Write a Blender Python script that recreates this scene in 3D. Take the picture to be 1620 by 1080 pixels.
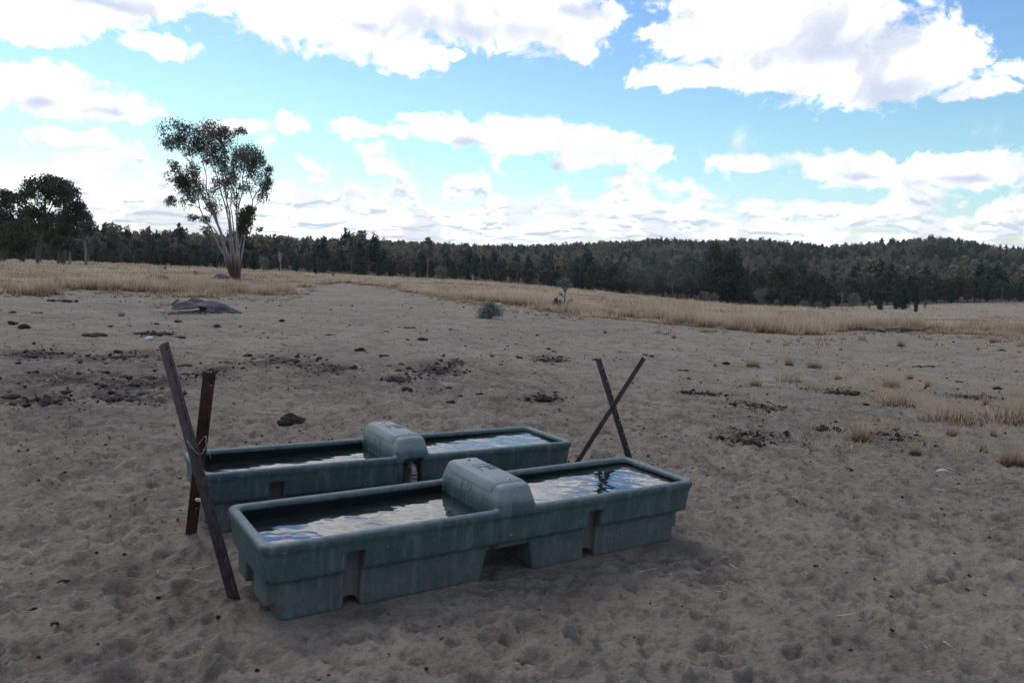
import bpy, bmesh, math, random
import numpy as np
from mathutils import Matrix, Vector

S = bpy.context.scene
for o in list(bpy.data.objects):
    bpy.data.objects.remove(o, do_unlink=True)
C = S.collection
rng = np.random.default_rng(7)
random.seed(7)

# ------------------------------------------------------------------ camera
FPX, CZ, ROLL = 1241.0, 1.59, 0.030
PITCH = math.atan2(135.0, FPX)
cp, sp, cr, sr = math.cos(PITCH), math.sin(PITCH), math.cos(ROLL), math.sin(ROLL)
r0, u0, fw = np.array([1., 0, 0]), np.array([0, sp, cp]), np.array([0, cp, -sp])
RT, UP = r0 * cr + u0 * sr, u0 * cr - r0 * sr
cam_d = bpy.data.cameras.new('camera')
cam = bpy.data.objects.new('camera', cam_d)
C.objects.link(cam)
cam_d.sensor_width = 36.0
cam_d.lens = 36.0 * FPX / 1620.0
cam_d.clip_start = 0.05
cam_d.clip_end = 20000.0
M = Matrix.Identity(4)
for i in range(3):
    M[i][0], M[i][1], M[i][2] = RT[i], UP[i], -fw[i]
M[2][3] = CZ
cam.matrix_world = M
S.camera = cam

def ray(px, py):
    d = RT * (px - 810.0) + UP * (540.0 - py) + fw * FPX
    return d / np.linalg.norm(d)

# ------------------------------------------------------------------ world, sun, exposure
SUN_AZ, SUN_EL = math.radians(-38.0), math.radians(48.0)   # azimuth from +Y, positive to +X
SKY_STRENGTH = 0.13
S.view_settings.view_transform = 'Standard'
S.view_settings.look = 'None'
S.view_settings.gamma = 1.0
S.view_settings.use_curve_mapping = False
S.view_settings.exposure = 0.0
S.render.engine = 'CYCLES'

world = bpy.data.worlds.new('World')
S.world = world
world.use_nodes = True
WN, WL = world.node_tree.nodes, world.node_tree.links
WN.clear()

class NB:
    """small node-building helper"""
    def __init__(self, tree):
        self.t = tree
    def n(self, typ, **kw):
        nd = self.t.nodes.new(typ)
        for k, v in kw.items():
            setattr(nd, k, v)
        return nd
    def put(self, sock, v):
        if isinstance(v, bpy.types.NodeSocket):
            self.t.links.new(v, sock)
        else:
            sock.default_value = v
    def m(self, op, a, b=None, c=None, clamp=False):
        nd = self.n('ShaderNodeMath', operation=op)
        nd.use_clamp = clamp
        self.put(nd.inputs[0], a)
        if b is not None: self.put(nd.inputs[1], b)
        if c is not None: self.put(nd.inputs[2], c)
        return nd.outputs[0]
    def v(self, op, a, b=None, out=0):
        nd = self.n('ShaderNodeVectorMath', operation=op)
        self.put(nd.inputs[0], a)
        if b is not None: self.put(nd.inputs[1], b)
        return nd.outputs['Value'] if out == 'v' else nd.outputs[0]
    def mix(self, f, a, b, blend='MIX'):
        nd = self.n('ShaderNodeMix', data_type='RGBA', blend_type=blend)
        self.put(nd.inputs[0], f); self.put(nd.inputs[6], a); self.put(nd.inputs[7], b)
        return nd.outputs[2]
    def noise(self, vec, scale, detail=4.0, rough=0.55, dist=0.0, color=False, dim='3D'):
        nd = self.n('ShaderNodeTexNoise', noise_dimensions=dim)
        if vec is not None: self.put(nd.inputs['Vector'], vec)
        nd.inputs['Scale'].default_value = scale
        nd.inputs['Detail'].default_value = detail
        nd.inputs['Roughness'].default_value = rough
        nd.inputs['Distortion'].default_value = dist
        return nd.outputs['Color'] if color else nd.outputs[0]
    def ss(self, x, lo, hi):
        nd = self.n('ShaderNodeMapRange', interpolation_type='SMOOTHSTEP')
        self.put(nd.inputs[0], x); self.put(nd.inputs[1], lo); self.put(nd.inputs[2], hi)
        return nd.outputs[0]
    def comb(self, x, y, z):
        nd = self.n('ShaderNodeCombineXYZ')
        self.put(nd.inputs[0], x); self.put(nd.inputs[1], y); self.put(nd.inputs[2], z)
        return nd.outputs[0]

def azel(px, py):
    d = ray(px, py)
    return math.atan2(d[0], d[1]), math.asin(d[2])

def build_world():
    b = NB(world.node_tree)
    sky = b.n('ShaderNodeTexSky', sky_type='NISHITA')
    sky.sun_disc = False
    sky.sun_elevation = SUN_EL
    sky.sun_rotation = SUN_AZ
    sky.air_density = 1.0; sky.dust_density = 0.5; sky.ozone_density = 2.0
    dirv = b.n('ShaderNodeTexCoord').outputs['Generated']
    sep = b.n('ShaderNodeSeparateXYZ'); b.put(sep.inputs[0], dirv)
    az = b.m('ARCTAN2', sep.outputs[0], sep.outputs[1])
    el = b.m('ARCSINE', sep.outputs[2])
    # cumulus clouds: soft ellipsoidal cores at their azimuth and elevation, broken up by noise
    P0 = b.comb(az, el, 0.0)
    wv = b.v('SUBTRACT', b.noise(P0, 9.0, 2, .5, color=True, dim='2D'), (.5, .5, .5))
    wv2 = b.v('SUBTRACT', b.noise(P0, 38.0, 3, .55, color=True, dim='2D'), (.5, .5, .5))
    PW = b.v('ADD', P0, b.v('MULTIPLY', wv, (.085, .022, 0)))
    P = b.v('ADD', PW, b.v('MULTIPLY', wv2, (.030, .015, 0)))
    CL = [(600,-45,200,62),(770,-50,170,62),(1240,-50,190,64),(130,-50,190,52),(1060,-150,120,40),(60,5,125,42),(200,-6,120,38),(330,-20,55,28),(55,45,60,22),(268,80,64,17),
          (430,18,66,48),(560,28,130,58),(640,86,52,30),(725,15,160,52),(860,36,110,50),(935,28,48,28),(905,82,30,12),(700,86,20,9),
          (1170,35,140,66),(1290,15,140,66),(1095,120,92,19),(1240,105,95,45),(1370,105,130,56),(1480,88,88,56),(1545,145,48,13),(1018,50,20,10),
          (1640,112,40,16),(1640,170,30,18),
          (25,132,88,35),(130,163,96,26),(212,180,44,14),(105,217,66,12),
          (450,196,34,15),(572,208,56,15),(350,200,46,13),
          (708,208,72,28),(820,215,104,32),(930,236,92,32),(1020,252,50,20),
          (1185,264,72,14),(1330,262,76,25),(1440,272,84,20),(1535,270,92,26)]
    dens = None
    for (x, y, rx, ry) in CL:
        a, e = azel(x, y)
        q = b.v('MULTIPLY', b.v('SUBTRACT', P, (a, e, 0)), (FPX / rx, FPX / ry, 0))
        ln = b.v('LENGTH', q, out='v')
        dens = ln if dens is None else b.m('SMOOTH_MIN', dens, ln, .25)
    fine = b.noise(b.v('MULTIPLY', PW, (1, 1.4, 1)), 42.0, 5, .58, dim='2D')
    dens = b.m('ADD', dens, b.m('MULTIPLY', b.m('SUBTRACT', fine, .5), 1.05))
    m1 = b.m('SUBTRACT', 1.0, b.ss(dens, .68, 1.07))
    # the low bank towards the horizon: rows of cloud flattened by distance, all the way round
    inv = b.m('DIVIDE', 1.0, b.m('ADD', b.m('MAXIMUM', sep.outputs[2], 0.0), .05))
    PL = b.v('ADD', b.comb(b.m('MULTIPLY', az, 3.6), b.m('MULTIPLY', inv, .105), 0.0), b.v('MULTIPLY', wv, (.25, .12, 0)))
    nl = b.noise(PL, 4.6, 5, .55, 0, dim='2D')
    thr = b.ss(el, .02, .14)                # fewer with elevation
    m2 = b.ss(nl, b.m('MULTIPLY_ADD', thr, .30, .27), b.m('MULTIPLY_ADD', thr, .32, .44))
    m2 = b.m('MULTIPLY', m2, b.m('SUBTRACT', 1.0, b.ss(el, .11, .17)))
    # the rest of the sky dome (above and behind the view): scattered fair-weather cumulus on a plane
    inv2 = b.m('DIVIDE', 1.0, b.m('ADD', b.m('MAXIMUM', sep.outputs[2], 0.0), .12))
    PH = b.comb(b.m('MULTIPLY', sep.outputs[0], inv2), b.m('MULTIPLY', sep.outputs[1], inv2), 3.3)
    nh = b.noise(PH, 1.15, 5, .58, 0, dim='2D')
    m3 = b.ss(nh, .49, .58)
    view = b.m('MULTIPLY', b.m('LESS_THAN', b.m('ABSOLUTE', az), .72), b.m('LESS_THAN', el, .345))
    m3 = b.m('MULTIPLY', m3, b.m('SUBTRACT', 1.0, view))
    m3 = b.m('MULTIPLY', m3, b.ss(el, .1, .2))
    mask = b.m('MAXIMUM', b.m('MAXIMUM', m1, m2), m3)
    # grey-lilac undersides: thick parts of the big clouds, the bases of the low rows
    GR = [(745,45,150,30),(890,20,50,20),(1310,75,140,48),(1440,135,75,30),(60,158,40,12),(155,178,46,11),(945,276,80,11),(870,262,50,8),(730,224,46,8),(1360,278,60,8),(560,40,60,16),(180,8,90,12),(1530,284,60,8)]
    gd = None
    for (x, y, rx, ry) in GR:
        a, e = azel(x, y)
        ln = b.v('LENGTH', b.v('MULTIPLY', b.v('SUBTRACT', PW, (a, e, 0)), (FPX / rx, FPX / ry, 0)), out='v')
        gd = ln if gd is None else b.m('SMOOTH_MIN', gd, ln, .3)
    soft = b.noise(PW, 20.0, 3, .5, dim='2D')
    gd = b.m('ADD', gd, b.m('MULTIPLY', b.m('SUBTRACT', soft, .5), .9))
    g1 = b.m('SUBTRACT', 1.0, b.ss(gd, .0, 1.35))
    # shade grows below the top of each low row: compare the row noise a little higher up
    nl2 = b.noise(b.v('ADD', PL, (0.0, -.045, 0.0)), 4.6, 3, .55, 0, dim='2D')
    g2 = b.m('MULTIPLY', b.ss(b.m('SUBTRACT', nl2, nl), -.03, .14), m2)
    g3 = b.m('MULTIPLY', b.ss(nh, .58, .74), m3)
    grey = b.m('MAXIMUM', g1, g3)
    k = 1.0 / SKY_STRENGTH
    bright = b.mix(b.ss(soft, .35, .6), (1.0 * k, 1.02 * k, 1.06 * k, 1), (1.5 * k, 1.5 * k, 1.5 * k, 1))
    bright = b.mix(g2, bright, (.66 * k, .79 * k, .93 * k, 1))
    cloud = b.mix(grey, bright, (.68 * k, .75 * k, .92 * k, 1))
    tint = b.mix(b.ss(el, .12, .40), b.mix(b.ss(el, .02, .13), (1.06, 1.13, 1.24, 1), (.94, 1.18, 1.10, 1)), (.76, .95, 1.30, 1))
    blue = b.mix(1.0, sky.outputs[0], tint, 'MULTIPLY')
    col = b.mix(mask, blue, cloud)
    bg = b.n('ShaderNodeBackground')
    bg.inputs['Strength'].default_value = SKY_STRENGTH
    b.put(bg.inputs['Color'], col)
    out = b.n('ShaderNodeOutputWorld')
    b.put(out.inputs['Surface'], bg.outputs[0])
build_world()
world.cycles.sampling_method = 'MANUAL'
world.cycles.sample_map_resolution = 512

sun_d = bpy.data.lights.new('sun', 'SUN')
sun_d.energy = 0.9
sun_d.angle = math.radians(14.0)
sun_d.color = (1.0, 0.95, 0.88)
sun = bpy.data.objects.new('sun', sun_d)
C.objects.link(sun)
sdir = Vector((math.sin(SUN_AZ) * math.cos(SUN_EL), math.cos(SUN_AZ) * math.cos(SUN_EL), math.sin(SUN_EL)))
sun.rotation_euler = sdir.to_track_quat('Z', 'Y').to_euler()

# ------------------------------------------------------------------ helpers
def tag(o, label=None, cat=None, group=None, kind=None):
    if label: o['label'] = label
    if cat: o['category'] = cat
    if group: o['group'] = group
    if kind: o['kind'] = kind
    return o

def mesh_np(name, V, F, mats=(), smooth=True, mi=None):
    """V (n,3); F list of int arrays (k,3) or (k,4)"""
    if not isinstance(F, (list, tuple)): F = [F]
    F = [np.asarray(f, np.int32) for f in F if len(f)]
    me = bpy.data.meshes.new(name)
    V = np.asarray(V, np.float32)
    me.vertices.add(len(V)); me.vertices.foreach_set('co', V.ravel())
    loops = np.concatenate([f.ravel() for f in F])
    cnt = np.concatenate([np.full(len(f), f.shape[1], np.int32) for f in F])
    me.loops.add(len(loops)); me.loops.foreach_set('vertex_index', loops)
    me.polygons.add(len(cnt))
    st = np.concatenate([[0], np.cumsum(cnt)[:-1]]).astype(np.int32)
    me.polygons.foreach_set('loop_start', st)
    if smooth: me.polygons.foreach_set('use_smooth', np.ones(len(cnt), bool))
    for m in mats: me.materials.append(m)
    if mi is not None: me.polygons.foreach_set('material_index', np.asarray(mi, np.int32))
    me.update(calc_edges=True)
    return me

def link(name, data, parent=None):
    o = bpy.data.objects.new(name, data)
    C.objects.link(o)
    if parent is not None: o.parent = parent
    return o

def attr(me, name, vals):
    a = me.attributes.new(name, 'FLOAT', 'POINT')
    a.data.foreach_set('value', np.asarray(vals, np.float32))

def hash2(ix, iy, seed):
    h = (ix.astype(np.int64) * 374761393 + iy.astype(np.int64) * 668265263 + seed * 1442695041) & 0xffffffff
    h = ((h ^ (h >> 13)) * 1274126177) & 0xffffffff
    h = ((h ^ (h >> 16)) * 2246822519) & 0xffffffff
    return ((h ^ (h >> 15)) & 0xffffff) / float(0xffffff)

def vnoise(x, y, seed=0):
    x = np.asarray(x, float); y = np.asarray(y, float)
    ix, iy = np.floor(x), np.floor(y)
    fx, fy = x - ix, y - iy
    fx = fx * fx * fx * (fx * (fx * 6 - 15) + 10); fy = fy * fy * fy * (fy * (fy * 6 - 15) + 10)
    ix = ix.astype(np.int64); iy = iy.astype(np.int64)
    a, b_ = hash2(ix, iy, seed), hash2(ix + 1, iy, seed)
    c, d = hash2(ix, iy + 1, seed), hash2(ix + 1, iy + 1, seed)
    return (a + (b_ - a) * fx) * (1 - fy) + (c + (d - c) * fx) * fy

def fbm(x, y, seed=0, oct=4, gain=.5):
    s = 0; a = 1.; t = 0
    for i in range(oct):
        s = s + a * (vnoise(x * 2 ** i + 17.3 * i, y * 2 ** i - 9.1 * i, seed + i) - .5); t += a; a *= gain
    return s / t * 2

def sstep(x, a, b):
    t = np.clip((x - a) / (b - a), 0, 1)
    return t * t * (3 - 2 * t)

def tube(path, radii, sides=6, cap=True):
    path = np.asarray(path, float); radii = np.asarray(radii, float); n = len(path)
    T = np.gradient(path, axis=0); T /= np.linalg.norm(T, axis=1)[:, None] + 1e-9
    ref = np.array([0, 0, 1.]) if abs(T[0][2]) < .8 else np.array([1., 0, 0])
    V = []
    for i in range(n):
        u = np.cross(T[i], ref); u /= np.linalg.norm(u) + 1e-9; w = np.cross(T[i], u)
        a = np.arange(sides) * 2 * math.pi / sides
        V.append(path[i] + radii[i] * (np.cos(a)[:, None] * u + np.sin(a)[:, None] * w))
    V = np.concatenate(V)
    F = []
    for i in range(n - 1):
        for j in range(sides):
            k = (j + 1) % sides
            F.append((i * sides + j, i * sides + k, (i + 1) * sides + k, (i + 1) * sides + j))
    F3 = []
    if cap:
        for base, rev in ((0, True), ((n - 1) * sides, False)):
            for j in range(1, sides - 1):
                F3.append((base, base + j + 1, base + j) if rev else (base, base + j, base + j + 1))
    return V, np.array(F), np.array(F3).reshape(-1, 3)

class Geo:
    """collects pieces of ONE thing's part into one mesh"""
    def __init__(self): self.V = []; self.Q = []; self.T = []; self.n = 0; self.A = []
    def add(self, V, Q=(), T=(), a=0.0):
        V = np.asarray(V, float).reshape(-1, 3)
        if len(Q): self.Q.append(np.asarray(Q) + self.n)
        if len(T): self.T.append(np.asarray(T) + self.n)
        self.V.append(V); self.n += len(V)
        self.A.append(np.broadcast_to(np.asarray(a, float), (len(V),)))
    def tube(self, path, radii, sides=6, cap=True, a=0.0): 
        v, q, t = tube(path, radii, sides, cap); self.add(v, q, t, a)
    def mesh(self, name, mats, smooth=True, tint=True):
        F = []
        if self.Q: F.append(np.concatenate(self.Q))
        if self.T: F.append(np.concatenate(self.T))
        me = mesh_np(name, np.concatenate(self.V), F, mats, smooth)
        if tint: attr(me, 'tint', np.concatenate(self.A))
        return me

# ------------------------------------------------------------------ materials
def material(name):
    m = bpy.data.materials.new(name); m.use_nodes = True
    m.node_tree.nodes.clear()
    b = NB(m.node_tree)
    out = b.n('ShaderNodeOutputMaterial')
    bs = b.n('ShaderNodeBsdfPrincipled')
    b.put(out.inputs['Surface'], bs.outputs[0])
    return m, b, bs, out

def bump(b, bs, h, strength, dist):
    nd = b.n('ShaderNodeBump'); nd.inputs['Strength'].default_value = strength; nd.inputs['Distance'].default_value = dist
    b.put(nd.inputs['Height'], h); b.put(bs.inputs['Normal'], nd.outputs[0])

def att(b, name):
    return b.n('ShaderNodeAttribute', attribute_name=name).outputs['Fac']

def mat_ground():
    m, b, bs, out = material('bare_ground')
    P = b.n('ShaderNodeNewGeometry').outputs['Position']
    n1 = b.noise(P, .35, 5, .6); n2 = b.noise(P, 2.2, 6, .65); n3 = b.noise(P, 14.0, 6, .7); n4 = b.noise(P, 60.0, 4, .7); n5 = b.noise(P, 5.5, 7, .72)
    c = b.mix(b.ss(n1, .35, .65), (.362, .300, .222, 1), (.290, .250, .192, 1))
    c = b.mix(b.m('MULTIPLY', b.ss(n2, .45, .68), .6), c, (.160, .130, .106, 1))
    c = b.mix(b.m('MULTIPLY', b.ss(n3, .5, .68), .6), c, (.125, .102, .084, 1))
    c = b.mix(b.m('MULTIPLY', b.ss(n4, .56, .70), .35), c, (.38, .335, .295, 1))
    c = b.mix(b.m('MULTIPLY', b.m('SUBTRACT', 1.0, b.ss(n4, .28, .42)), .55), c, (.10, .085, .075, 1))
    c = b.mix(b.m('MULTIPLY', b.ss(n5, .53, .64), .55), c, (.105, .084, .066, 1))
    n6 = b.noise(P, .9, 5, .62)
    c = b.mix(b.m('MULTIPLY', b.ss(n6, .50, .70), .38), c, (.165, .140, .118, 1))
    c = b.mix(b.m('MULTIPLY', b.m('SUBTRACT', 1.0, b.ss(n6, .30, .45)), .35), c, (.37, .315, .25, 1))
    # trampled dung, dark organic soil, and contact shadow painted round the near trough
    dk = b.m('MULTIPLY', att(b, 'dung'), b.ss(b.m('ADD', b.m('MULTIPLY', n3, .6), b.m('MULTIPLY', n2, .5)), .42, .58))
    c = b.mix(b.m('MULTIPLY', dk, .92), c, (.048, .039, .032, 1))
    # straw litter where grass grows
    st = b.m('MULTIPLY', att(b, 'straw'), b.ss(b.m('ADD', n2, b.m('MULTIPLY', n3, .4)), .45, .85))
    c = b.mix(st, c, (.34, .255, .155, 1))
    # leaf litter under the woods
    c = b.mix(att(b, 'wood'), c, b.mix(n2, (.06, .055, .035, 1), (.11, .085, .055, 1)))
    b.put(bs.inputs['Base Color'], c)
    bs.inputs['Roughness'].default_value = 1.0
    bs.inputs['Specular IOR Level'].default_value = .12
    h = b.m('ADD', b.m('MULTIPLY', b.noise(P, 9.0, 5, .6), 1.0), b.m('MULTIPLY', b.noise(P, 45.0, 5, .7), .45))
    bump(b, bs, h, 1.0, .075)
    return m

def mat_leaf(name, c1, c2, c3, trans=.25):
    m, b, bs, out = material(name)
    t = att(b, 'tint')
    r = b.n('ShaderNodeObjectInfo').outputs['Random']
    c = b.mix(t, c1, c2)
    c = b.mix(b.m('MULTIPLY', r, .55), c, c3)
    b.put(bs.inputs['Base Color'], c)
    bs.inputs['Roughness'].default_value = .65
    bs.inputs['Specular IOR Level'].default_value = .25
    tr = b.n('ShaderNodeBsdfTranslucent'); b.put(tr.inputs[0], c)
    mx = b.n('ShaderNodeMixShader'); mx.inputs[0].default_value = trans
    b.put(mx.inputs[1], bs.outputs[0]); b.put(mx.inputs[2], tr.outputs[0])
    b.put(out.inputs['Surface'], mx.outputs[0])
    return m

def mat_bark(name, c1, c2, base=None, hbase=1.5, scale=3.0):
    m, b, bs, out = material(name)
    P = b.n('ShaderNodeTexCoord').outputs['Object']
    n = b.noise(b.v('MULTIPLY', P, (1, 1, .25)), scale * 4, 6, .65)
    c = b.mix(b.ss(n, .35, .65), c1, c2)
    if base:
        sp_ = b.n('ShaderNodeSeparateXYZ'); b.put(sp_.inputs[0], P)
        z = b.m('ADD', sp_.outputs[2], b.m('MULTIPLY', b.m('SUBTRACT', n, .5), 1.6))
        c = b.mix(b.ss(z, hbase * .6, hbase * 1.3), base, c)
    b.put(bs.inputs['Base Color'], c); bs.inputs['Roughness'].default_value = .9
    bump(b, bs, n, .6, .03)
    return m

def mat_simple(name, cols, scale, rough=.9, bstr=.5, bdist=.01, spec=.3, metal=0.0, stretch=(1, 1, 1)):
    m, b, bs, out = material(name)
    P = b.v('MULTIPLY', b.n('ShaderNodeTexCoord').outputs['Object'], stretch)
    n = b.noise(P, scale, 7, .65)
    c = b.mix(b.ss(n, .35, .65), cols[0], cols[1])
    if len(cols) > 2:
        n2 = b.noise(P, scale * .23, 4, .6)
        c = b.mix(b.ss(n2, .5, .68), c, cols[2])
    b.put(bs.inputs['Base Color'], c)
    bs.inputs['Roughness'].default_value = rough; bs.inputs['Specular IOR Level'].default_value = spec
    bs.inputs['Metallic'].default_value = metal
    bump(b, bs, n, bstr, bdist)
    return m

def mat_grass(name, c1, c2, c3):
    m, b, bs, out = material(name)
    t = att(b, 'tint')
    hh = att(b, 'tip')
    c = b.mix(t, c1, c2)
    c = b.mix(b.m('SUBTRACT', 1.0, b.ss(hh, 0.05, .55)), c, c3)
    b.put(bs.inputs['Base Color'], c); bs.inputs['Roughness'].default_value = .8
    bs.inputs['Specular IOR Level'].default_value = .15
    tr = b.n('ShaderNodeBsdfTranslucent'); b.put(tr.inputs[0], c)
    mx = b.n('ShaderNodeMixShader'); mx.inputs[0].default_value = .35
    b.put(mx.inputs[1], bs.outputs[0]); b.put(mx.inputs[2], tr.outputs[0])
    b.put(out.inputs['Surface'], mx.outputs[0])
    return m

TW, TL, TH, THB = .3315, 1.32, .391, .195      # trough half width, half length, height, underside of the upper box

def mat_trough():
    m, b, bs, out = material('weathered_green_plastic')
    P = b.n('ShaderNodeTexCoord').outputs['Object']
    sp_ = b.n('ShaderNodeSeparateXYZ'); b.put(sp_.inputs[0], P)
    n1 = b.noise(P, 3.0, 5, .6); n2 = b.noise(P, 22.0, 7, .7)
    streak = b.noise(b.v('MULTIPLY', P, (1, 1, .12)), 26.0, 5, .6)
    c = b.mix(b.ss(n1, .3, .7), (.034, .068, .068, 1), (.054, .091, .087, 1))
    c = b.mix(b.m('MULTIPLY', b.ss(streak, .45, .70), .6), c, (.125, .160, .150, 1))
    c = b.mix(b.m('MULTIPLY', b.ss(n2, .5, .7), .6), c, (.030, .052, .052, 1))
    # dust splashed over the foot and settled in the recesses
    dz = b.m('ADD', sp_.outputs[2], b.m('MULTIPLY', b.m('SUBTRACT', n1, .5), .25))
    low = b.m('SUBTRACT', 1.0, b.ss(dz, .10, .235))
    du = b.m('MULTIPLY', low, b.m('MULTIPLY_ADD', b.ss(n2, .3, .65), .34, .06))
    c = b.mix(du, c, (.15, .13, .115, 1))
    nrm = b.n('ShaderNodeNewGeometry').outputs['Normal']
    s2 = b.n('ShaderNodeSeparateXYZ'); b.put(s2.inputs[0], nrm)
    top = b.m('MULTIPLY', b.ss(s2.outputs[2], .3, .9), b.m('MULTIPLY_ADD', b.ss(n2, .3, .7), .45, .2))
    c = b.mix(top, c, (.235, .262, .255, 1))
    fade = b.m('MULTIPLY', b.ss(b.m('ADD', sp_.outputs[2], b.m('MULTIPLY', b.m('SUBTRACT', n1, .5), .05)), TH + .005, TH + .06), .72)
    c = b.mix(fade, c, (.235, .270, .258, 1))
    # brushed, rubbed patches on the foot
    rub = b.m('MULTIPLY', b.ss(b.noise(b.v('MULTIPLY', P, (1.0, 1.0, .45)), 17.0, 6, .75), .50, .68), b.m('SUBTRACT', 1.0, b.ss(sp_.outputs[2], .16, .20)))
    c = b.mix(b.m('MULTIPLY', rub, .65), c, (.125, .155, .160, 1))
    # scuffs
    sc = b.ss(b.noise(b.v('MULTIPLY', P, (1, 1, 2.5)), 37.0, 2, .4), .745, .78)
    c = b.mix(b.m('MULTIPLY', sc, .8), c, (.42, .46, .44, 1))
    mud = b.m('MULTIPLY', b.ss(b.noise(P, 7.0, 8, .75), .53, .66), .42)
    c = b.mix(mud, c, (.17, .150, .125, 1))
    # basin shade painted near-black on the inner walls below the rim
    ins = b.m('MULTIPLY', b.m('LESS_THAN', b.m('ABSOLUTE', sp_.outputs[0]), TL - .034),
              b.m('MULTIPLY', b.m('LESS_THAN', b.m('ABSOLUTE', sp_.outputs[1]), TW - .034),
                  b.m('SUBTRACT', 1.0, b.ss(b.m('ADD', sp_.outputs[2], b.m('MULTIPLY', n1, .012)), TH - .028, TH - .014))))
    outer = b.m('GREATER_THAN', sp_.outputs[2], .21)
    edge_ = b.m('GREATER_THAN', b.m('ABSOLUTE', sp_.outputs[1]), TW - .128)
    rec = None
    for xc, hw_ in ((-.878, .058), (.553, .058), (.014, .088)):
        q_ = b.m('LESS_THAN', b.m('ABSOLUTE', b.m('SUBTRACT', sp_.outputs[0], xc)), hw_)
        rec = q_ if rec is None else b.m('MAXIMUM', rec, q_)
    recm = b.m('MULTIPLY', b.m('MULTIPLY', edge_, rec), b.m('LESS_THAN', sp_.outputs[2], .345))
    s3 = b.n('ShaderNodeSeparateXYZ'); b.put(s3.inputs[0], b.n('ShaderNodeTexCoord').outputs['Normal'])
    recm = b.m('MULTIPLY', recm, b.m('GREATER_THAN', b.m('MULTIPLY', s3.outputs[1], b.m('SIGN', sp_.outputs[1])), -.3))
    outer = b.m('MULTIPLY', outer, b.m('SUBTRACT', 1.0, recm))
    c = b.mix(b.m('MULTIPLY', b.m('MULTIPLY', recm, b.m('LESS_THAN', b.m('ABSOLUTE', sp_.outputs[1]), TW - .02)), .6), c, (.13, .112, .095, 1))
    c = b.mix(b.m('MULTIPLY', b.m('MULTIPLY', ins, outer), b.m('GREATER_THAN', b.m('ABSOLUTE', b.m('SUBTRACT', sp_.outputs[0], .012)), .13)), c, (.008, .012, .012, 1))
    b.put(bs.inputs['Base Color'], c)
    b.put(bs.inputs['Roughness'], b.m('MULTIPLY_ADD', n2, .25, .42))
    b.put(bs.inputs['Specular IOR Level'], b.m('MULTIPLY_ADD', b.m('MULTIPLY', ins, outer), -.30, .35))
    bump(b, bs, n2, .3, .005)
    return m

def mat_water():
    m, b, bs, out = material('trough_water')
    P = b.n('ShaderNodeTexCoord').outputs['Object']
    bs.inputs['Base Color'].default_value = (.010, .014, .013, 1)
    bs.inputs['Roughness'].default_value = .015
    bs.inputs['IOR'].default_value = 2.2
    n = b.m('ADD', b.noise(b.v('MULTIPLY', P, (1, 1.6, 1)), 5.0, 1, .5), b.m('MULTIPLY', b.noise(b.v('MULTIPLY', P, (1, 1.4, 1)), 13.0, 1, .5), .22))
    bump(b, bs, n, 1.0, .0050)
    return m

G_MAT = mat_ground()
LEAF_EUC = mat_leaf('eucalypt_leaf', (.070, .076, .062, 1), (.130, .134, .112, 1), (.105, .10, .08, 1))
LEAF_MIS = mat_leaf('mistletoe_leaf', (.045, .060, .025, 1), (.085, .095, .04, 1), (.06, .07, .03, 1))
LEAF_DARK = mat_leaf('dark_pine_leaf', (.026, .040, .026, 1), (.050, .066, .040, 1), (.045, .050, .032, 1), .15)
LEAF_OLIVE = mat_leaf('olive_leaf', (.040, .054, .032, 1), (.075, .088, .052, 1), (.085, .080, .052, 1), .2)
LEAF_HILL = mat_leaf('hill_leaf', (.105, .105, .066, 1), (.185, .172, .110, 1), (.25, .21, .135, 1), .2)
LEAF_GREY = mat_leaf('grey_green_leaf', (.105, .125, .100, 1), (.185, .205, .165, 1), (.15, .15, .11, 1))
BARK_PALE = mat_bark('pale_gum_bark', (.38, .34, .31, 1), (.19, .165, .15, 1), (.10, .048, .034, 1), 1.5)
BARK_DARK = mat_bark('dark_bark', (.055, .045, .04, 1), (.10, .085, .075, 1))
BARK_GREY = mat_bark('grey_bark', (.24, .21, .19, 1), (.13, .11, .10, 1))
WOOD_OLD = mat_simple('weathered_wood', [(.10, .096, .10, 1), (.215, .205, .205, 1), (.06, .057, .058, 1)], 7.0, .95, 1.0, .04, .1, 0, (.35, 3, 3))
STICK = mat_simple('bleached_stick', [(.52, .48, .43, 1), (.38, .34, .30, 1)], 12.0)
DUNG = mat_simple('dry_dung', [(.022, .018, .016, 1), (.060, .048, .040, 1), (.085, .07, .058, 1)], 26.0, 1.0, 1.0, .02, .1)
GRASS = mat_grass('dry_grass', (.46, .345, .22, 1), (.70, .57, .41, 1), (.16, .095, .055, 1))
TUFT = mat_grass('brown_tuft_grass', (.36, .25, .155, 1), (.52, .40, .265, 1), (.12, .07, .045, 1))
RUST = mat_simple('rusty_steel', [(.040, .016, .011, 1), (.060, .024, .016, 1), (.028, .014, .012, 1)], 30.0, .85, .6, .002, .25)
STEEL = mat_simple('dull_brown_steel', [(.034, .026, .026, 1), (.054, .042, .041, 1), (.028, .021, .022, 1)], 30.0, .85, .5, .002, .2)
STEEL_DK = mat_simple('dark_painted_steel', [(.028, .022, .021, 1), (.05, .038, .035, 1), (.075, .06, .055, 1)], 30.0, .7, .5, .002, .3)
WIRE = mat_simple('galvanised_wire', [(.42, .41, .39, 1), (.3, .29, .28, 1)], 60.0, .5, .2, .001, .5, .6)
BOLT = mat_simple('steel_bolt', [(.5, .5, .48, 1), (.36, .36, .35, 1)], 60.0, .4, .2, .001, .5, .7)
VALVE = mat_simple('grey_valve', [(.30, .28, .26, 1), (.17, .15, .14, 1)], 40.0, .6, .3, .002, .4, .2)
PALE = mat_simple('pale_stone', [(.55, .53, .49, 1), (.4, .38, .35, 1)], 30.0)
TROUGH = mat_trough()
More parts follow.
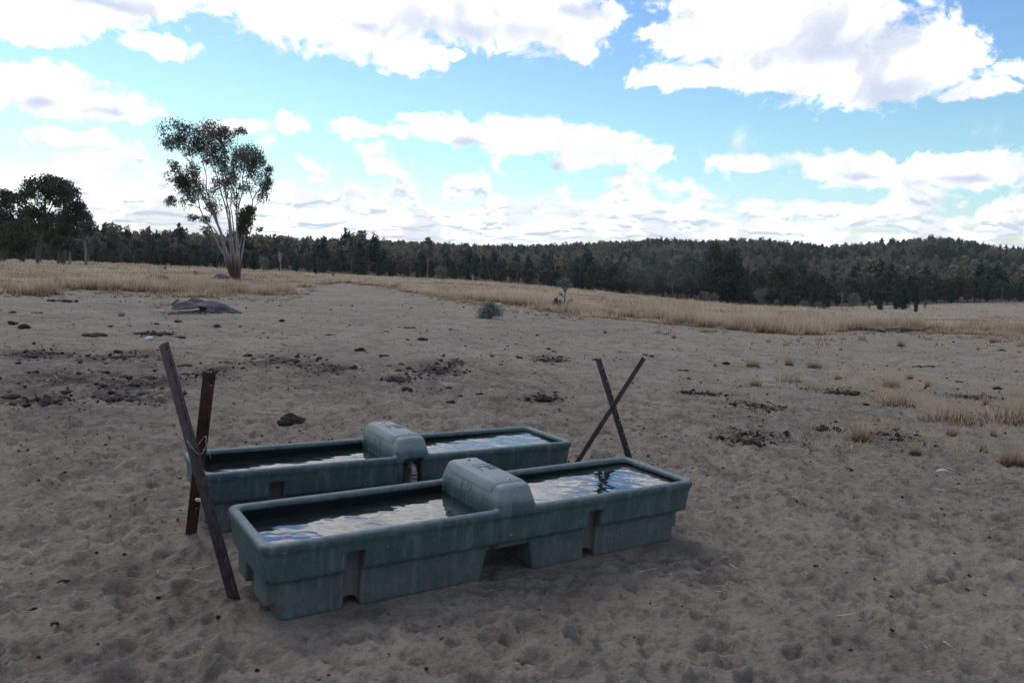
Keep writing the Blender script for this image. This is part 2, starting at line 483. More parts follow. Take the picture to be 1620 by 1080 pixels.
WATER = mat_water()

# ------------------------------------------------------------------ terrain
GX, GY = -.025, -.030
def zray(px, py, d):
    r = ray(px, py); return CZ + r[2] / math.hypot(r[0], r[1]) * d
_cols = np.arange(-500, 2121, 20.0)
_raz = np.array([math.atan2(ray(x, 430)[0], ray(x, 430)[1]) for x in _cols])
def _row(d, xs, ys):
    y = np.interp(_cols, xs, ys)
    k = np.exp(-np.linspace(-2, 2, 13) ** 2); k /= k.sum()
    y = np.convolve(np.pad(y, 6, mode='edge'), k, 'valid')
    return np.array([zray(x, yy, d) for x, yy in zip(_cols, y)])
X5 = [0, 400, 800, 1200, 1620]
XS = [0, 200, 400, 600, 800, 900, 1050, 1200, 1300, 1450, 1520, 1620]
_rows = [(0.5, None), (4., None), (8., None), (14., None),
         (34., _row(34., X5, [457, 470, 488, 520, 537])),
         (60., _row(60., X5, [430, 442, 463, 498, 513])),
         (110., _row(110., X5, [416, 430, 453, 490, 496])),
         (220., _row(220., X5, [409, 426, 447, 485, 481])),
         (450., _row(450., X5, [400, 414, 430, 455, 462])),
         (850., _row(850., XS, [386, 385, 392, 396, 404, 400, 394, 396, 408, 391, 396, 417])),
         (1500., _row(1500., XS, [393, 394, 400, 404, 410, 410, 410, 410, 412, 412, 414, 420])),
         (8000., np.full(len(_cols), -60.0))]
for i, (d, z) in enumerate(_rows):
    if z is None:
        _rows[i] = (d, d * (np.sin(_raz) * GX + np.cos(_raz) * GY))
_LD = np.log(np.array([d for d, _ in _rows])); _Z = np.stack([z for _, z in _rows])
_D = np.exp(_LD)

TROUGHS = [((-.136, 4.287, -1.707 + CZ), .571, -.016, -.006), ((-.818, 5.381, -1.737 + CZ), .538, -.009, -.027)]

def zbase(x, y):
    x = np.asarray(x, float); y = np.asarray(y, float)
    d = np.clip(np.hypot(x, y), .5, 7900)
    az = np.clip(np.arctan2(x, np.abs(y)), _raz[0], _raz[-1])
    # catmull-rom over log distance of elevation tangent (z), linear over azimuth
    ld = np.log(d)
    i = np.clip(np.searchsorted(_LD, ld) - 1, 0, len(_LD) - 2)
    j = np.clip(np.searchsorted(_raz, az) - 1, 0, len(_raz) - 2)
    fj = (az - _raz[j]) / (_raz[j + 1] - _raz[j])
    def zz(k):
        k = np.clip(k, 0, len(_LD) - 1)
        return _Z[k, j] * (1 - fj) + _Z[k, j + 1] * fj, _D[k]
    (z0, d0), (z1, d1), (z2, d2), (z3, d3) = zz(i - 1), zz(i), zz(i + 1), zz(i + 2)
    h = d2 - d1; t = (d - d1) / h
    s12 = (z2 - z1) / h
    s01 = np.where(i > 0, (z1 - z0) / np.maximum(d1 - d0, 1e-6), s12); s23 = np.where(i < len(_LD) - 2, (z3 - z2) / np.maximum(d3 - d2, 1e-6), s12)
    m1 = np.where(s01 * s12 > 0, 2 * s01 * s12 / (s01 + s12 + 1e-12 * np.sign(s01 + s12 + 1e-20)), 0)
    m2 = np.where(s23 * s12 > 0, 2 * s23 * s12 / (s23 + s12 + 1e-12 * np.sign(s23 + s12 + 1e-20)), 0)
    z = (2*t**3-3*t**2+1)*z1 + (t**3-2*t**2+t)*h*m1 + (-2*t**3+3*t**2)*z2 + (t**3-t**2)*h*m2
    near = d < 14.0
    pl = GX * x + GY * y
    z = np.where(near, pl, z)
    z = z + sstep(d, 10, 40) * .10 * fbm(x / 9.0, y / 9.0, 5, 3) + sstep(d, 80, 300) * 1.2 * fbm(x / 60.0, y / 60.0, 9, 3) + sstep(d, 350, 800) * 2.5 * fbm(x / 130., y / 130., 12, 3)
    return z

def foot(x, y):
    """1 inside a trough's footprint, and the base plane there"""
    w = np.zeros_like(x); pz = np.zeros_like(x)
    for (T, yaw, ax, ay) in TROUGHS:
        c, s = math.cos(yaw), math.sin(yaw)
        dx, dy = x - T[0], y - T[1]
        lx, ly = np.abs(dx * c + dy * s) - 1.22, np.abs(-dx * s + dy * c) - .27
        dist = np.hypot(np.maximum(lx, 0), np.maximum(ly, 0))
        k = 1 - sstep(dist, .0, .38)
        pz = np.where(k > w, T[2] + ax * dx + ay * dy + .004, pz); w = np.maximum(w, k)
    return w, pz

def zt(x, y):
    z = zbase(x, y)
    w, pz = foot(np.asarray(x, float), np.asarray(y, float))
    return z * (1 - w) + pz * w

def relief(x, y):
    """hoof-trampled sand"""
    d = np.hypot(x, y)
    w, _ = foot(x, y)
    amp = (1 - sstep(d, 18, 45)) * (1 - .9 * w)
    amp = amp * (.55 + .45 * (1 - sstep(d, 7, 16)))
    h = .022 * fbm(x / .55, y / .55, 31, 3) + .034 * fbm(x / .13, y / .13, 41, 4, .72)
    for cell, dep, seed, pr in ((.15, .020, 71, .75), (.27, .028, 81, .6)):
        X, Y = x / cell, y / cell
        ix, iy = np.floor(X).astype(np.int64), np.floor(Y).astype(np.int64)
        for a in (-1, 0, 1):
            for c in (-1, 0, 1):
                jx, jy = ix + a, iy + c
                on = hash2(jx, jy, seed) < pr
                cx = jx + .5 + .7 * (hash2(jx, jy, seed + 1) - .5); cy = jy + .5 + .7 * (hash2(jx, jy, seed + 2) - .5)
                rr = .22 + .20 * hash2(jx, jy, seed + 3); th = 6.283 * hash2(jx, jy, seed + 4)
                ux, uy = X - cx, Y - cy
                p = ux * np.cos(th) + uy * np.sin(th); q = -ux * np.sin(th) + uy * np.cos(th)
                r = np.sqrt((p / 1.25) ** 2 + (q / .85) ** 2) / rr
                dd = dep * (.4 + .8 * hash2(jx, jy, seed + 5))
                h = h + on * dd * (-np.clip(1 - r ** 2, 0, 1) * 1.0 + .45 * np.exp(-((r - 1.15) / .28) ** 2))
    h = h * amp * 1.25
    for (fx, fy) in ((-1.27, 3.53), (-1.83, 4.39)):     # sand pushed up round the picket feet
        q = np.hypot(x - fx, y - fy); h = h + .035 * np.exp(-(q / .11) ** 2) * (1 + .8 * fbm(x / .06, y / .06, 68, 2))
    return h

def hit(px, py):
    r = ray(px, py); lo, t = 1.0, 1.0
    hz = math.hypot(r[0], r[1])
    ts = np.exp(np.linspace(math.log(1.5), math.log(900), 1500))
    z = CZ + r[2] * ts - zt(r[0] * ts, r[1] * ts)
    k = np.argmax(z < 0)
    if z[k] >= 0: return None
    a, b_ = ts[k - 1], ts[k]
    for _ in range(25):
        m_ = (a + b_) / 2
        if CZ + r[2] * m_ - zt(np.array([r[0] * m_]), np.array([r[1] * m_]))[0] < 0: b_ = m_
        else: a = m_
    p = r * b_; return np.array([p[0], p[1], CZ + p[2]])

def at_dist(px, d):
    """ground point under image column px at ground distance d"""
    r = ray(px, 440); hz = math.hypot(r[0], r[1]); x, y = r[0] / hz * d, r[1] / hz * d
    return np.array([x, y, float(zt(np.array([x]), np.array([y]))[0])])

# bare-ground / tall-grass boundary
EDGE = [(0, 463), (60, 469), (120, 462), (200, 464), (300, 470), (400, 468), (470, 463), (505, 452), (540, 447), (620, 456), (680, 468), (760, 481), (850, 490), (930, 500),
        (1000, 507), (1100, 517), (1200, 526), (1300, 531), (1345, 522), (1450, 524), (1540, 528), (1620, 531)]
_ea, _ed = [], []
for (x, y) in EDGE:
    p = hit(x, y); _ea.append(math.atan2(p[0], p[1])); _ed.append(math.hypot(p[0], p[1]))
def edge_d(az): return np.interp(az, _ea, _ed)

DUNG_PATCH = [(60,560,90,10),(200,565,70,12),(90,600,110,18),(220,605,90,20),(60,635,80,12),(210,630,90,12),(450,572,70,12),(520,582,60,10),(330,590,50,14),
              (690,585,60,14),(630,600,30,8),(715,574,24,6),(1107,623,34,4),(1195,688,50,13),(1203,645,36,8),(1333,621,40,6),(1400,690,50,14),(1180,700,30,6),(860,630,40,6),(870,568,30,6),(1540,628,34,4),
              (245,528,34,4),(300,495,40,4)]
def build_ground():
    az_f = np.radians(np.arange(-41, 41.001, .145))
    az_c = np.radians(np.concatenate([np.arange(-180, -60, 6), np.arange(-60, -41, .9)]))
    az = np.concatenate([az_c, az_f, -az_c[::-1][:-1]])
    rr = np.concatenate([np.exp(np.arange(math.log(.35), math.log(2.0), .03)), np.exp(np.arange(math.log(2.0), math.log(9.), .0052)),
                         np.exp(np.arange(math.log(9.), math.log(45.), .0105)), np.exp(np.arange(math.log(45.), math.log(2900.), .030)), [3000.]])
    A, R = np.meshgrid(az, rr)
    x, y = (R * np.sin(A)).ravel(), (R * np.cos(A)).ravel()
    z = zt(x, y)
    nr = np.hypot(x, y) < 46
    z[nr] += relief(x[nr], y[nr])
    n, k = len(rr), len(az)
    idx = np.arange(n * k).reshape(n, k)
    nxt = np.roll(idx, -1, axis=1)
    F = np.stack([idx[:-1], nxt[:-1], nxt[1:], idx[1:]], -1).reshape(-1, 4)
    V = np.concatenate([np.stack([x, y, z], 1), [[0, 0, 0.0]]])
    ctr = n * k
    T = np.stack([np.full(k, ctr), nxt[0], idx[0]], 1)
    me = mesh_np('ground', V, [F, T], [G_MAT])
    x = np.append(x, 0); y = np.append(y, 0)
    d = np.hypot(x, y); a = np.arctan2(x, y)
    dung = np.zeros(len(x))
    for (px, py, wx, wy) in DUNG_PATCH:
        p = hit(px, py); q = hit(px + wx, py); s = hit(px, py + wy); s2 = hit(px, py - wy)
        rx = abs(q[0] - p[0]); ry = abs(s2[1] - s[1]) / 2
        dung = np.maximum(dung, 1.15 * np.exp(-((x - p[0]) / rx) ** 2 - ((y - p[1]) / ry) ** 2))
    for (px, py, wx, wy, wt) in ((150, 600, 230, 55, .5), (480, 590, 200, 40, .4), (720, 600, 160, 40, .45), (1250, 660, 240, 50, .32), (330, 935, 60, 45, .5), (1085, 895, 100, 32, .5), (850, 925, 130, 26, .4), (600, 975, 120, 20, .3)):  # those nearest the trough: painted contact shadow along with churned damp soil
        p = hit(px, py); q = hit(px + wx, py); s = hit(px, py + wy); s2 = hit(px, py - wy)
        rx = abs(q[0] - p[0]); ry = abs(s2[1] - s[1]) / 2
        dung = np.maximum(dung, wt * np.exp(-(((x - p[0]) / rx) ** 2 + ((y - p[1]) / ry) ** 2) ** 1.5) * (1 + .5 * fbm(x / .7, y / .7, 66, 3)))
    e = edge_d(a) * (1 + .05 * fbm(x / 2.5, y / 2.5, 3, 3))
    straw = sstep(d, e - 1.5, e + 1.0) * (.85 + .15 * fbm(x / 6, y / 6, 8, 3))
    # scattered straw on the right foreground
    straw = np.maximum(straw, .75 * sstep(x - .28 * y, .2, 3.5) * sstep(d, 6.5, 11) * sstep(fbm(x / 1.6, y / 1.6, 21, 4), -.15, .5))
    pad = sstep(x / np.maximum(y, 1e-3), .36, .44) * (y > 0) * sstep(d, 50, 64)
    straw = straw * (1 - pad * (.35 + .65 * sstep(fbm(x / 9, y / 5, 44, 3), -.1, .35)))
    wood = sstep(d, 205 + 12 * fbm(x / 30, y / 30, 4, 2), 225)
    straw = np.clip(straw, 0, 1) * (1 - wood)
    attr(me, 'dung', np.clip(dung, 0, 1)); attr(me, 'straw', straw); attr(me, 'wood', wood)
    tag(link('ground', me), kind='structure')
build_ground()

# ------------------------------------------------------------------ water troughs (moulded plastic, shaped as a distance field)
def smax(a, b_, k):
    h = np.clip(.5 + .5 * (a - b_) / k, 0, 1); return b_ + (a - b_) * h + k * h * (1 - h)
def smin(a, b_, k): return -smax(-a, -b_, k)
def rbox2(x, y, hx, hy, r):
    qx, qy = np.abs(x) - hx + r, np.abs(y) - hy + r
    return np.hypot(np.maximum(qx, 0), np.maximum(qy, 0)) + np.minimum(np.maximum(qx, qy), 0) - r
CX, CB, CT, CH = .012, .122, .092, .117           # valve cover: centre, half width below and above, height

def pocket_sdf(x, y, z):
    return smax(np.maximum(np.abs(x - .014) - .070, np.abs(z - .272) - .096), (TW - .085) - np.abs(y) + 10 * (y > 0), .01)

def trough_sdf(p, pocket):
    x, y, z = p[..., 0], p[..., 1], p[..., 2]
    # upper box, slightly drafted, with a rolled rim
    dr = .018 * np.clip((TH - z) / (TH - THB), 0, 1.2) - .007 * sstep(z, TH - .056, TH - .036)
    up = smax(rbox2(x, y, TL - dr, TW - dr, .065), np.maximum(z - TH, THB - z), .028)
    # foot
    t = np.clip(z / THB, 0, 1)
    ix, iy = .098 - .02 * t, .064 - .012 * t
    lo = smax(rbox2(x, y, TL - ix, TW - iy, .045), np.maximum(z - THB - .03, -z), .014)
    g0 = .170 - .045 * t                                  # gap between the two feet
    lo = smax(lo, g0 - np.abs(x), .014)
    # lugs below both ends
    for (yc, hw) in ((-.135, .085), (.17, .075)):
        q = np.maximum(np.abs(np.abs(x) - (TL - .10)) - .055, np.maximum(np.abs(y - yc) - hw, np.maximum(.075 - z, z - THB - .02)))
        lo = smin(lo, q - .006, .01)
    f = smin(up, lo, .010)
    # strap recesses on both long sides and the arched tunnels below them
    recess = np.full_like(x, 9.)
    for xc in (-.878, .553):
        q = smax(np.maximum(np.abs(x - xc) - .046 + .006 * np.clip((.3 - z) / .3, 0, 1), z - .296), (TW - .098) - np.abs(y), .016)
        f = smax(f, -q, .012); recess = np.minimum(recess, q)
        f = smax(f, -(np.hypot(x - xc, z - .0) - .047), .008)
    # basin
    wl = .046 + .02 * np.clip((TH - z) / TH, 0, 1)
    cav = smax(rbox2(x, y, TL - wl, TW - wl, .045), THB + .03 - z, .02)
    if pocket: recess = np.minimum(recess, pocket_sdf(x, y, z))
    cav = smax(cav, .018 - recess, .02)
    f = smax(f, -cav, .026)
    # valve cover across the middle
    tt = np.clip((z - TH) / CH, -3, 1)
    hw = CB + (CT - CB) * np.clip(tt, 0, 1)
    hy = TW + .004 - .036 * np.clip(tt, 0, 1) - .05 * (1 - sstep(z, TH - .062, TH - .040))
    cov = smax(smax(np.abs(x - CX) - hw, np.abs(y) - hy, .035), np.maximum(z - TH - CH, .16 - z), .026)
    f = smin(f, cov, .008)
    if pocket:                                            # recess for the supply pipe
        f = smax(f, -pocket_sdf(x, y, z), .008)
    return f

def surface_nets(fun, lo, hi, h):
    ax = [np.arange(a, b_ + h, h) for a, b_ in zip(lo, hi)]
    P = np.stack(np.meshgrid(*ax, indexing='ij'), -1)
    D = fun(P); s = D < 0
    nx, ny, nz = [len(a) - 1 for a in ax]
    acc = np.zeros((nx, ny, nz, 3)); cnt = np.zeros((nx, ny, nz))
    cor = [(i, j, k) for i in (0, 1) for j in (0, 1) for k in (0, 1)]
    sl = lambda A, c: A[c[0]:c[0] + nx, c[1]:c[1] + ny, c[2]:c[2] + nz]
    for a in cor:
        for dim in range(3):
            if a[dim]: continue
            c = list(a); c[dim] = 1
            da, db = sl(D, a), sl(D, c); m_ = sl(s, a) != sl(s, c)
            t = np.where(m_, da / np.where(m_, da - db, 1), 0)
            v = np.zeros((nx, ny, nz, 3)); 
            for q in range(3): v[..., q] = a[q]
            v[..., dim] = t
            acc += v * m_[..., None]; cnt += m_
    act = cnt > 0
    ids = -np.ones((nx, ny, nz), int); ids[act] = np.arange(act.sum())
    I = np.argwhere(act)
    V = np.array(lo) + (I + acc[act] / cnt[act][:, None]) * h
    Q = []
    for dim in range(3):
        e1, e2 = [(1, 2), (2, 0), (0, 1)][dim]
        sa = [slice(1, None)] * 3; sa[dim] = slice(0, -1)
        A = s[:-1, :-1, :-1]; B = np.roll(s, -1, axis=dim)[:-1, :-1, :-1]
        m_ = A != B
        w = np.argwhere(m_); w = w[(w[:, e1] > 0) & (w[:, e2] > 0)]
        o1 = np.zeros(3, int); o1[e1] = 1; o2 = np.zeros(3, int); o2[e2] = 1
        g = lambda q: ids[q[:, 0], q[:, 1], q[:, 2]]
        q4 = np.stack([g(w - o1 - o2), g(w - o2), g(w), g(w - o1)], 1)
        fl = ~A[w[:, 0], w[:, 1], w[:, 2]]
        q4[fl] = q4[fl][:, ::-1]
        Q.append(q4)
    Q = np.concatenate(Q); Q = Q[(Q >= 0).all(1)]
    e = 1e-4
    for _ in range(3):
        g = np.stack([(fun(V + np.eye(3)[i] * e) - fun(V - np.eye(3)[i] * e)) / (2 * e) for i in range(3)], 1)
        st = (fun(V) / np.maximum((g * g).sum(1), .2))[:, None] * g
        V = V - np.clip(st, -.004, .004)
    return V, Q

def box_geo(lo, hi):
    x0, y0, z0 = lo; x1, y1, z1 = hi
    V = [(x0,y0,z0),(x1,y0,z0),(x1,y1,z0),(x0,y1,z0),(x0,y0,z1),(x1,y0,z1),(x1,y1,z1),(x0,y1,z1)]
    Q = [(0,3,2,1),(4,5,6,7),(0,1,5,4),(1,2,6,5),(2,3,7,6),(3,0,4,7)]
    return np.array(V, float), np.array(Q)

def lid_mesh():
    """removable lid wrapping the top of the cover"""
    z0, zt_ = TH + CH - .047, TH + CH + .005
    def hw(z): return CB + (CT - CB) * np.clip((z - TH) / CH, 0, 1) + .005
    r = .026
    prof = [(-hw(z0), z0), (-hw(zt_ - r), zt_ - r)]
    for a in np.linspace(0, math.pi / 2, 6)[1:]:
        prof.append((-hw(zt_) + r - r * math.cos(a), zt_ - r + r * math.sin(a)))
    prof = prof + [(-a, b_) for a, b_ in prof[::-1]]
    prof = np.array(prof); n = len(prof)
    ys = [-TW + .082, -TW + .086, -TW + .2, .0, TW - .2, TW - .066, TW - .062]
    sc = [.986, 1, 1, 1, 1, 1, .986]
    V = []
    for i, (yy, s_) in enumerate(zip(ys, sc)):
        for (a, z) in prof:
            slant = (zt_ - z) * (.55 if i < 2 else (-.55 if i > 4 else 0))
            V.append((CX + a * s_, yy + slant * 1.0, z if s_ == 1 else z - .003))
    Q = []
    for i in range(len(ys) - 1):
        for j in range(n - 1):
            Q.append((i * n + j, (i + 1) * n + j, (i + 1) * n + j + 1, i * n + j + 1))
    k = len(V)
    V += [(CX, ys[0] + .005, z0), (CX, ys[-1] - .005, z0)]
    T = []
    for j in range(n - 1):
        T.append((k, j, j + 1)); T.append((k + 1, (len(ys) - 1) * n + j + 1, (len(ys) - 1) * n + j))
    me = mesh_np('lid', np.array(V), [np.array(Q), np.array(T)], [TROUGH])
    return me

def bolt_mesh():
    g = Geo()
    V, Q, T = tube([(0, 0, 0), (0, 0, .004)], [.012, .012], 12); g.add(V, Q, T)
    V, Q, T = tube([(0, 0, .004), (0, 0, .010), (0, 0, .0115)], [.0075, .0075, .006], 6); g.add(V, Q, T)
    return g.mesh('bolt', [BOLT], False, False)

def emblem_mesh():
    """worn raised maker's mark on the lid: a roundel and short bars"""
    g = Geo()
    V, Q, T = tube([(0, 0, 0), (0, 0, .0035)], [.020, .018], 16); g.add(V + np.array([-.028, .02, 0]), Q, T)
    for k in range(4):
        V, Q = box_geo((.0, -.052 + k * .022, 0), (.052 - .006 * (k % 2), -.052 + k * .022 + .012, .0032)); g.add(V, Q)
    V, Q = box_geo((-.052, -.062, 0), (-.047, .056, .0022)); g.add(V, Q)
    V, Q = box_geo((-.052, .056, 0), (.056, .061, .0022)); g.add(V, Q)
    return g.mesh('emblem', [TROUGH], False, False)

def frame_mesh():
    """raised square outline moulded on the side of the cover"""
    g = Geo(); a, w, t = .05, .005, .003
    for lo, hi in (((-a, -a, 0), (a, -a + w, t)), ((-a, a - w, 0), (a, a, t)), ((-a, -a + w, 0), (-a + w, a - w, t)), ((a - w, -a + w, 0), (a, a - w, t))):
        V, Q = box_geo(lo, hi); g.add(V, Q)
    V, Q = box_geo((-.02, -.02, 0), (.012, -.012, t * .7)); g.add(V, Q)
    V, Q = box_geo((-.02, -.004, 0), (.018, .004, t * .7)); g.add(V, Q)
    return g.mesh('moulded_panel', [TROUGH], False, False)

LID, BOLTM, EMB, FRM = lid_mesh(), bolt_mesh(), emblem_mesh(), frame_mesh()

def valve_mesh():
    g = Geo()
    a = np.linspace(0, math.pi / 2, 7)
    path = [(0, .06, .31)] + [(0, .0 - .028 * math.sin(t) + .01, .31 + .0 - .028 * (1 - math.cos(t))) for t in a] + [(0, -.018, .25)]
    g.tube(path, [.020] * len(path), 12)
    for z0, z1, r in ((.262, .274, .027), (.236, .252, .029)):
        g.tube([(0, -.018, z0), (0, -.018, z1)], [r, r], 8)
    g.tube([(0, -.018, .155), (0, -.018, .24)], [.024, .024], 12)
    g.tube([(0, .02, .31), (0, .034, .31)], [.027, .027], 8)
    return g.mesh('pipe_elbow', [VALVE], True, False)

def build_trough(i, label, wlabel):
    T, yaw, ax, ay = TROUGHS[i]
    n = np.array([-ax, -ay, 1.]); n /= np.linalg.norm(n)
    u = np.array([math.cos(yaw), math.sin(yaw), 0.]); u[2] = ax * u[0] + ay * u[1]; u /= np.linalg.norm(u)
    v = np.cross(n, u); R = np.stack([u, v, n], 1)
    root = link('water_trough', None)
    Mw = Matrix.Identity(4)
    for a in range(3):
        for c in range(3): Mw[a][c] = R[a][c]
        Mw[a][3] = T[a]
    root.matrix_world = Mw
    root.empty_display_size = .3
    tag(root, label, 'trough', 'stock water troughs')
    V, Q = surface_nets(lambda p: trough_sdf(p, i == 1), (-1.37, -.38, -.03), (1.37, .38, .55), .0115)
    body = link('basin', mesh_np('basin', V, [Q], [TROUGH]), root)
    lid = link('lid', LID, root)
    for yy in (-TW + .115, TW - .10):
        o = link('bolt', BOLTM, lid); o.location = (CX + .01, yy, TH + CH + .0045)
    o = link('emblem', EMB, lid); o.location = (CX + .018, .055, TH + CH + .0045); 
    o = link('moulded_panel', FRM, root)
    sl = math.atan2(CB - CT, CH)
    o.matrix_local = Matrix.Translation((CX - CB + .018 - .0045, .03, TH + .045)) @ Matrix.Rotation(-math.pi / 2 + sl, 4, 'Y') @ Matrix.Rotation(math.pi / 2, 4, 'Z') @ Matrix.Scale(.62, 4, (0, 1, 0))
    if i == 1:
        o = link('pipe_elbow', valve_mesh(), root); o.location = (.022, -TW + .028, 0)
    # water: a level sheet reaching into the basin walls
    wz = T[2] + (TH - (.058 if i == 0 else .062)) * n[2]
    Vw = []
    nx_, ny_ = 40, 12
    gx, gy = np.linspace(-TL + .05, TL - .05, nx_), np.linspace(-TW + .05, TW - .05, ny_)
    for yy in gy:
        for xx in gx:
            w = R @ np.array([xx, yy, 0.]) + T; Vw.append((w[0] - T[0], w[1] - T[1], 0))
    Fw = [(j * nx_ + k, j * nx_ + k + 1, (j + 1) * nx_ + k + 1, (j + 1) * nx_ + k) for j in range(ny_ - 1) for k in range(nx_ - 1)]
    wo = link('drinking_water', mesh_np('drinking_water', np.array(Vw), [np.array(Fw)], [WATER]))
    wo.location = (T[0], T[1], wz)
    tag(wo, wlabel, 'water')
    return root
build_trough(0, 'near dark green plastic water trough with grey-green lidded valve box across its middle', 'rippled water in the near trough reflecting blue sky and cloud')
build_trough(1, 'far dark green plastic water trough with pipe fitting in a recess below its valve box', 'dark water in the far trough with strips of reflected sky')

# ------------------------------------------------------------------ steel pickets
def picket(p0, p1, facing, mat, label, group, face_w=.042, notch=False):
    """Y-section fence picket from p0 (below ground) to p1; facing = direction its flat flange looks"""
    p0, p1 = np.array(p0, float), np.array(p1, float)
    L = np.linalg.norm(p1 - p0); ax = (p1 - p0) / L
    fdir = np.array(facing, float); fdir -= ax * (fdir @ ax); fdir /= np.linalg.norm(fdir)
    sd = np.cross(ax, fdir)
    g = Geo(); t = .0032
    # wide face made of two flanges at a flat angle, punched with holes; a rib behind
    zs = [0.0]; holes = []
    k = .06
    while k < L - .03:
        holes.append(k); k += .105 if mat is not RUST else .43
    for sgn in (-1, 1):
        cols = [0.0, .010, .019, face_w / 2 + .004]
        for ci in range(3):
            c0, c1 = cols[ci], cols[ci + 1]
            segs = []
            if ci == 1 and sgn == 1:
                prev = 0.0
                for h in holes:
                    segs.append((prev, L - h - .005 if False else h - .0032)); prev = h + .0032
                segs.append((prev, L))
            else: segs = [(0.0, L)]
            for (a, b_) in segs:
                V = []
                for zz in (a, b_):
                    for dd in (0, -t):
                        for cc in (c0, c1):
                            V.append(sd * sgn * cc + fdir * (dd - cc * .28) + ax * zz)
                Q = [(0,1,3,2),(4,6,7,5),(0,4,5,1),(2,3,7,6),(0,2,6,4),(1,5,7,3)]
                g.add(np.array(V), Q)
    V = []
    for zz in (0, L):
        for (s_, d_) in ((-t / 2, -t), (t / 2, -t), (t / 2, -.030), (-t / 2, -.030)):
            V.append(sd * s_ + fdir * d_ + ax * zz)
    g.add(np.array(V), [(0,1,2,3),(4,7,6,5),(0,4,5,1),(1,5,6,2),(2,6,7,3),(3,7,4,0)])
    me = g.mesh('star_picket', [mat], False, False)
    bm = bmesh.new(); bm.from_mesh(me); bmesh.ops.recalc_face_normals(bm, faces=bm.faces); bm.to_mesh(me); bm.free()
    o = link('star_picket', me); o.location = p0
    tag(o, label, 'fence post', group)
    return o, ax, L

def along(px, py, d):
    r = ray(px, py); t = d / math.hypot(r[0], r[1]); return np.array([r[0] * t, r[1] * t, CZ + r[2] * t])
def below(p, q, s): return p + (p - q) / np.linalg.norm(p - q) * s
GP = 'steel pickets crossed at the trough ends'
b0 = hit(371, 957); t0 = along(257, 543, 4.55)
A0, axA, LA = picket(below(b0, t0, .25), t0, (-.15, -1, .15), STEEL, 'longest brown steel picket leaning left at the near-left end of the troughs', GP, .052)
b1 = hit(301, 852); t1 = along(331, 590, 4.25)
B0, axB, LB = picket(below(b1, t1, .25), t1, (.30, -1, .2), RUST, 'red rusted steel picket leaning behind the longest one on the left', GP, .054)
b2 = hit(872, 790); b2 = along(872, 790, 5.45); b2[2] = zt(b2[:1], b2[1:2])[0]; t2 = along(1020, 567, 5.75)
picket(below(b2, t2, .2), t2, (.6, -1, -.5), STEEL_DK, 'dark steel picket leaning right in the crossed pair at the right end', GP, .040)
b3 = along(1013, 788, 5.95); b3[2] = zt(b3[:1], b3[1:2])[0]; t3 = along(946, 568, 6.05)
picket(below(b3, t3, .2), t3, (-.4, -1, .3), STEEL, 'grey-brown steel picket leaning left behind the dark one at the right end', GP, .038)
# tie wire and a white insulator on the left pair
def wire_tie():
    c = along(311, 700, 4.16)
    pts = [c + np.array([math.cos(a) * .045, math.sin(a) * .05, .03 * math.sin(2 * a) - .02 * a / 6]) for a in np.linspace(0, 6.6, 22)]
    pts += [pts[-1] + np.array([.02, -.02, -.04]), pts[-1] + np.array([.03, -.02, -.075])]
    g = Geo(); g.tube(pts, [.0012] * len(pts), 5)
    tag(link('tie_wire', g.mesh('tie_wire', [WIRE], True, False)), 'loop of pale wire tied round the crossing left pickets', 'wire')
    p = along(314, 790, 4.14)
    g = Geo(); g.tube([p + np.array([-.012, -.01, .004]), p + np.array([-.006, -.01, .004]), p + np.array([.012, -.01, 0]), p + np.array([.018, -.01, -.001])], [.005, .009, .009, .005], 10)
    g.tube([p + np.array([.0, .0, 0]), p + np.array([.005, .05, -.004])], [.006, .006], 8)
    tag(link('insulator', g.mesh('insulator', [PALE], True, False)), 'small white insulator on the rusty left picket', 'insulator')
wire_tie()

# ------------------------------------------------------------------ trees
def unit(r, n):
    v = r.normal(size=(n, 3)); return v / np.linalg.norm(v, axis=1)[:, None]

def leaves(g, r, P, size, aspect=.42, droop=.4, tint=None):
    n = len(P)
    a = unit(r, n); a[:, 2] -= droop; a /= np.linalg.norm(a, axis=1)[:, None]
    c = np.cross(a, unit(r, n)); c /= np.linalg.norm(c, axis=1)[:, None] + 1e-9
    s = size * r.uniform(.6, 1.35, n)
    a *= (s / 2)[:, None]; c *= (s * aspect / 2)[:, None]
    V = np.stack([P - a, P + c, P + a, P - c], 1).reshape(-1, 3)
    Q = np.arange(4 * n).reshape(n, 4)
    if tint is None: tint = r.uniform(0, 1, n)
    g.add(V, Q, (), np.repeat(np.clip(tint, 0, 1), 4))

def foliage(g, r, clumps, n, size, sub=14, spread=.30, aspect=.42, droop=.4, shell=.5):
    """clumps: (x, y, z, rx, ry, rz, weight)"""
    W = np.array([c[6] for c in clumps]); W = W / W.sum()
    subs = []
    for c, w in zip(clumps, W):
        k = max(1, int(n * w)); m_ = max(3, int(sub))
        ctr = np.array(c[:3]); R = np.array(c[3:6])
        sc = ctr + unit(r, m_) * (r.uniform(shell, 1, m_) ** .6)[:, None] * R * .85
        subs.append(sc)
        j = r.integers(0, m_, k)
        P = sc[j] + np.clip(r.normal(size=(k, 3)), -2, 2) * R * spread
        leaves(g, r, P, size, aspect, droop, .5 * r.uniform(0, 1, m_)[j] + .5 * r.uniform(0, 1, k))
    return subs

def bez(p0, p1, p2, n=8):
    t = np.linspace(0, 1, n)[:, None]; p0, p1, p2 = map(np.array, (p0, p1, p2))
    return (1 - t) ** 2 * p0 + 2 * t * (1 - t) * p1 + t * t * p2

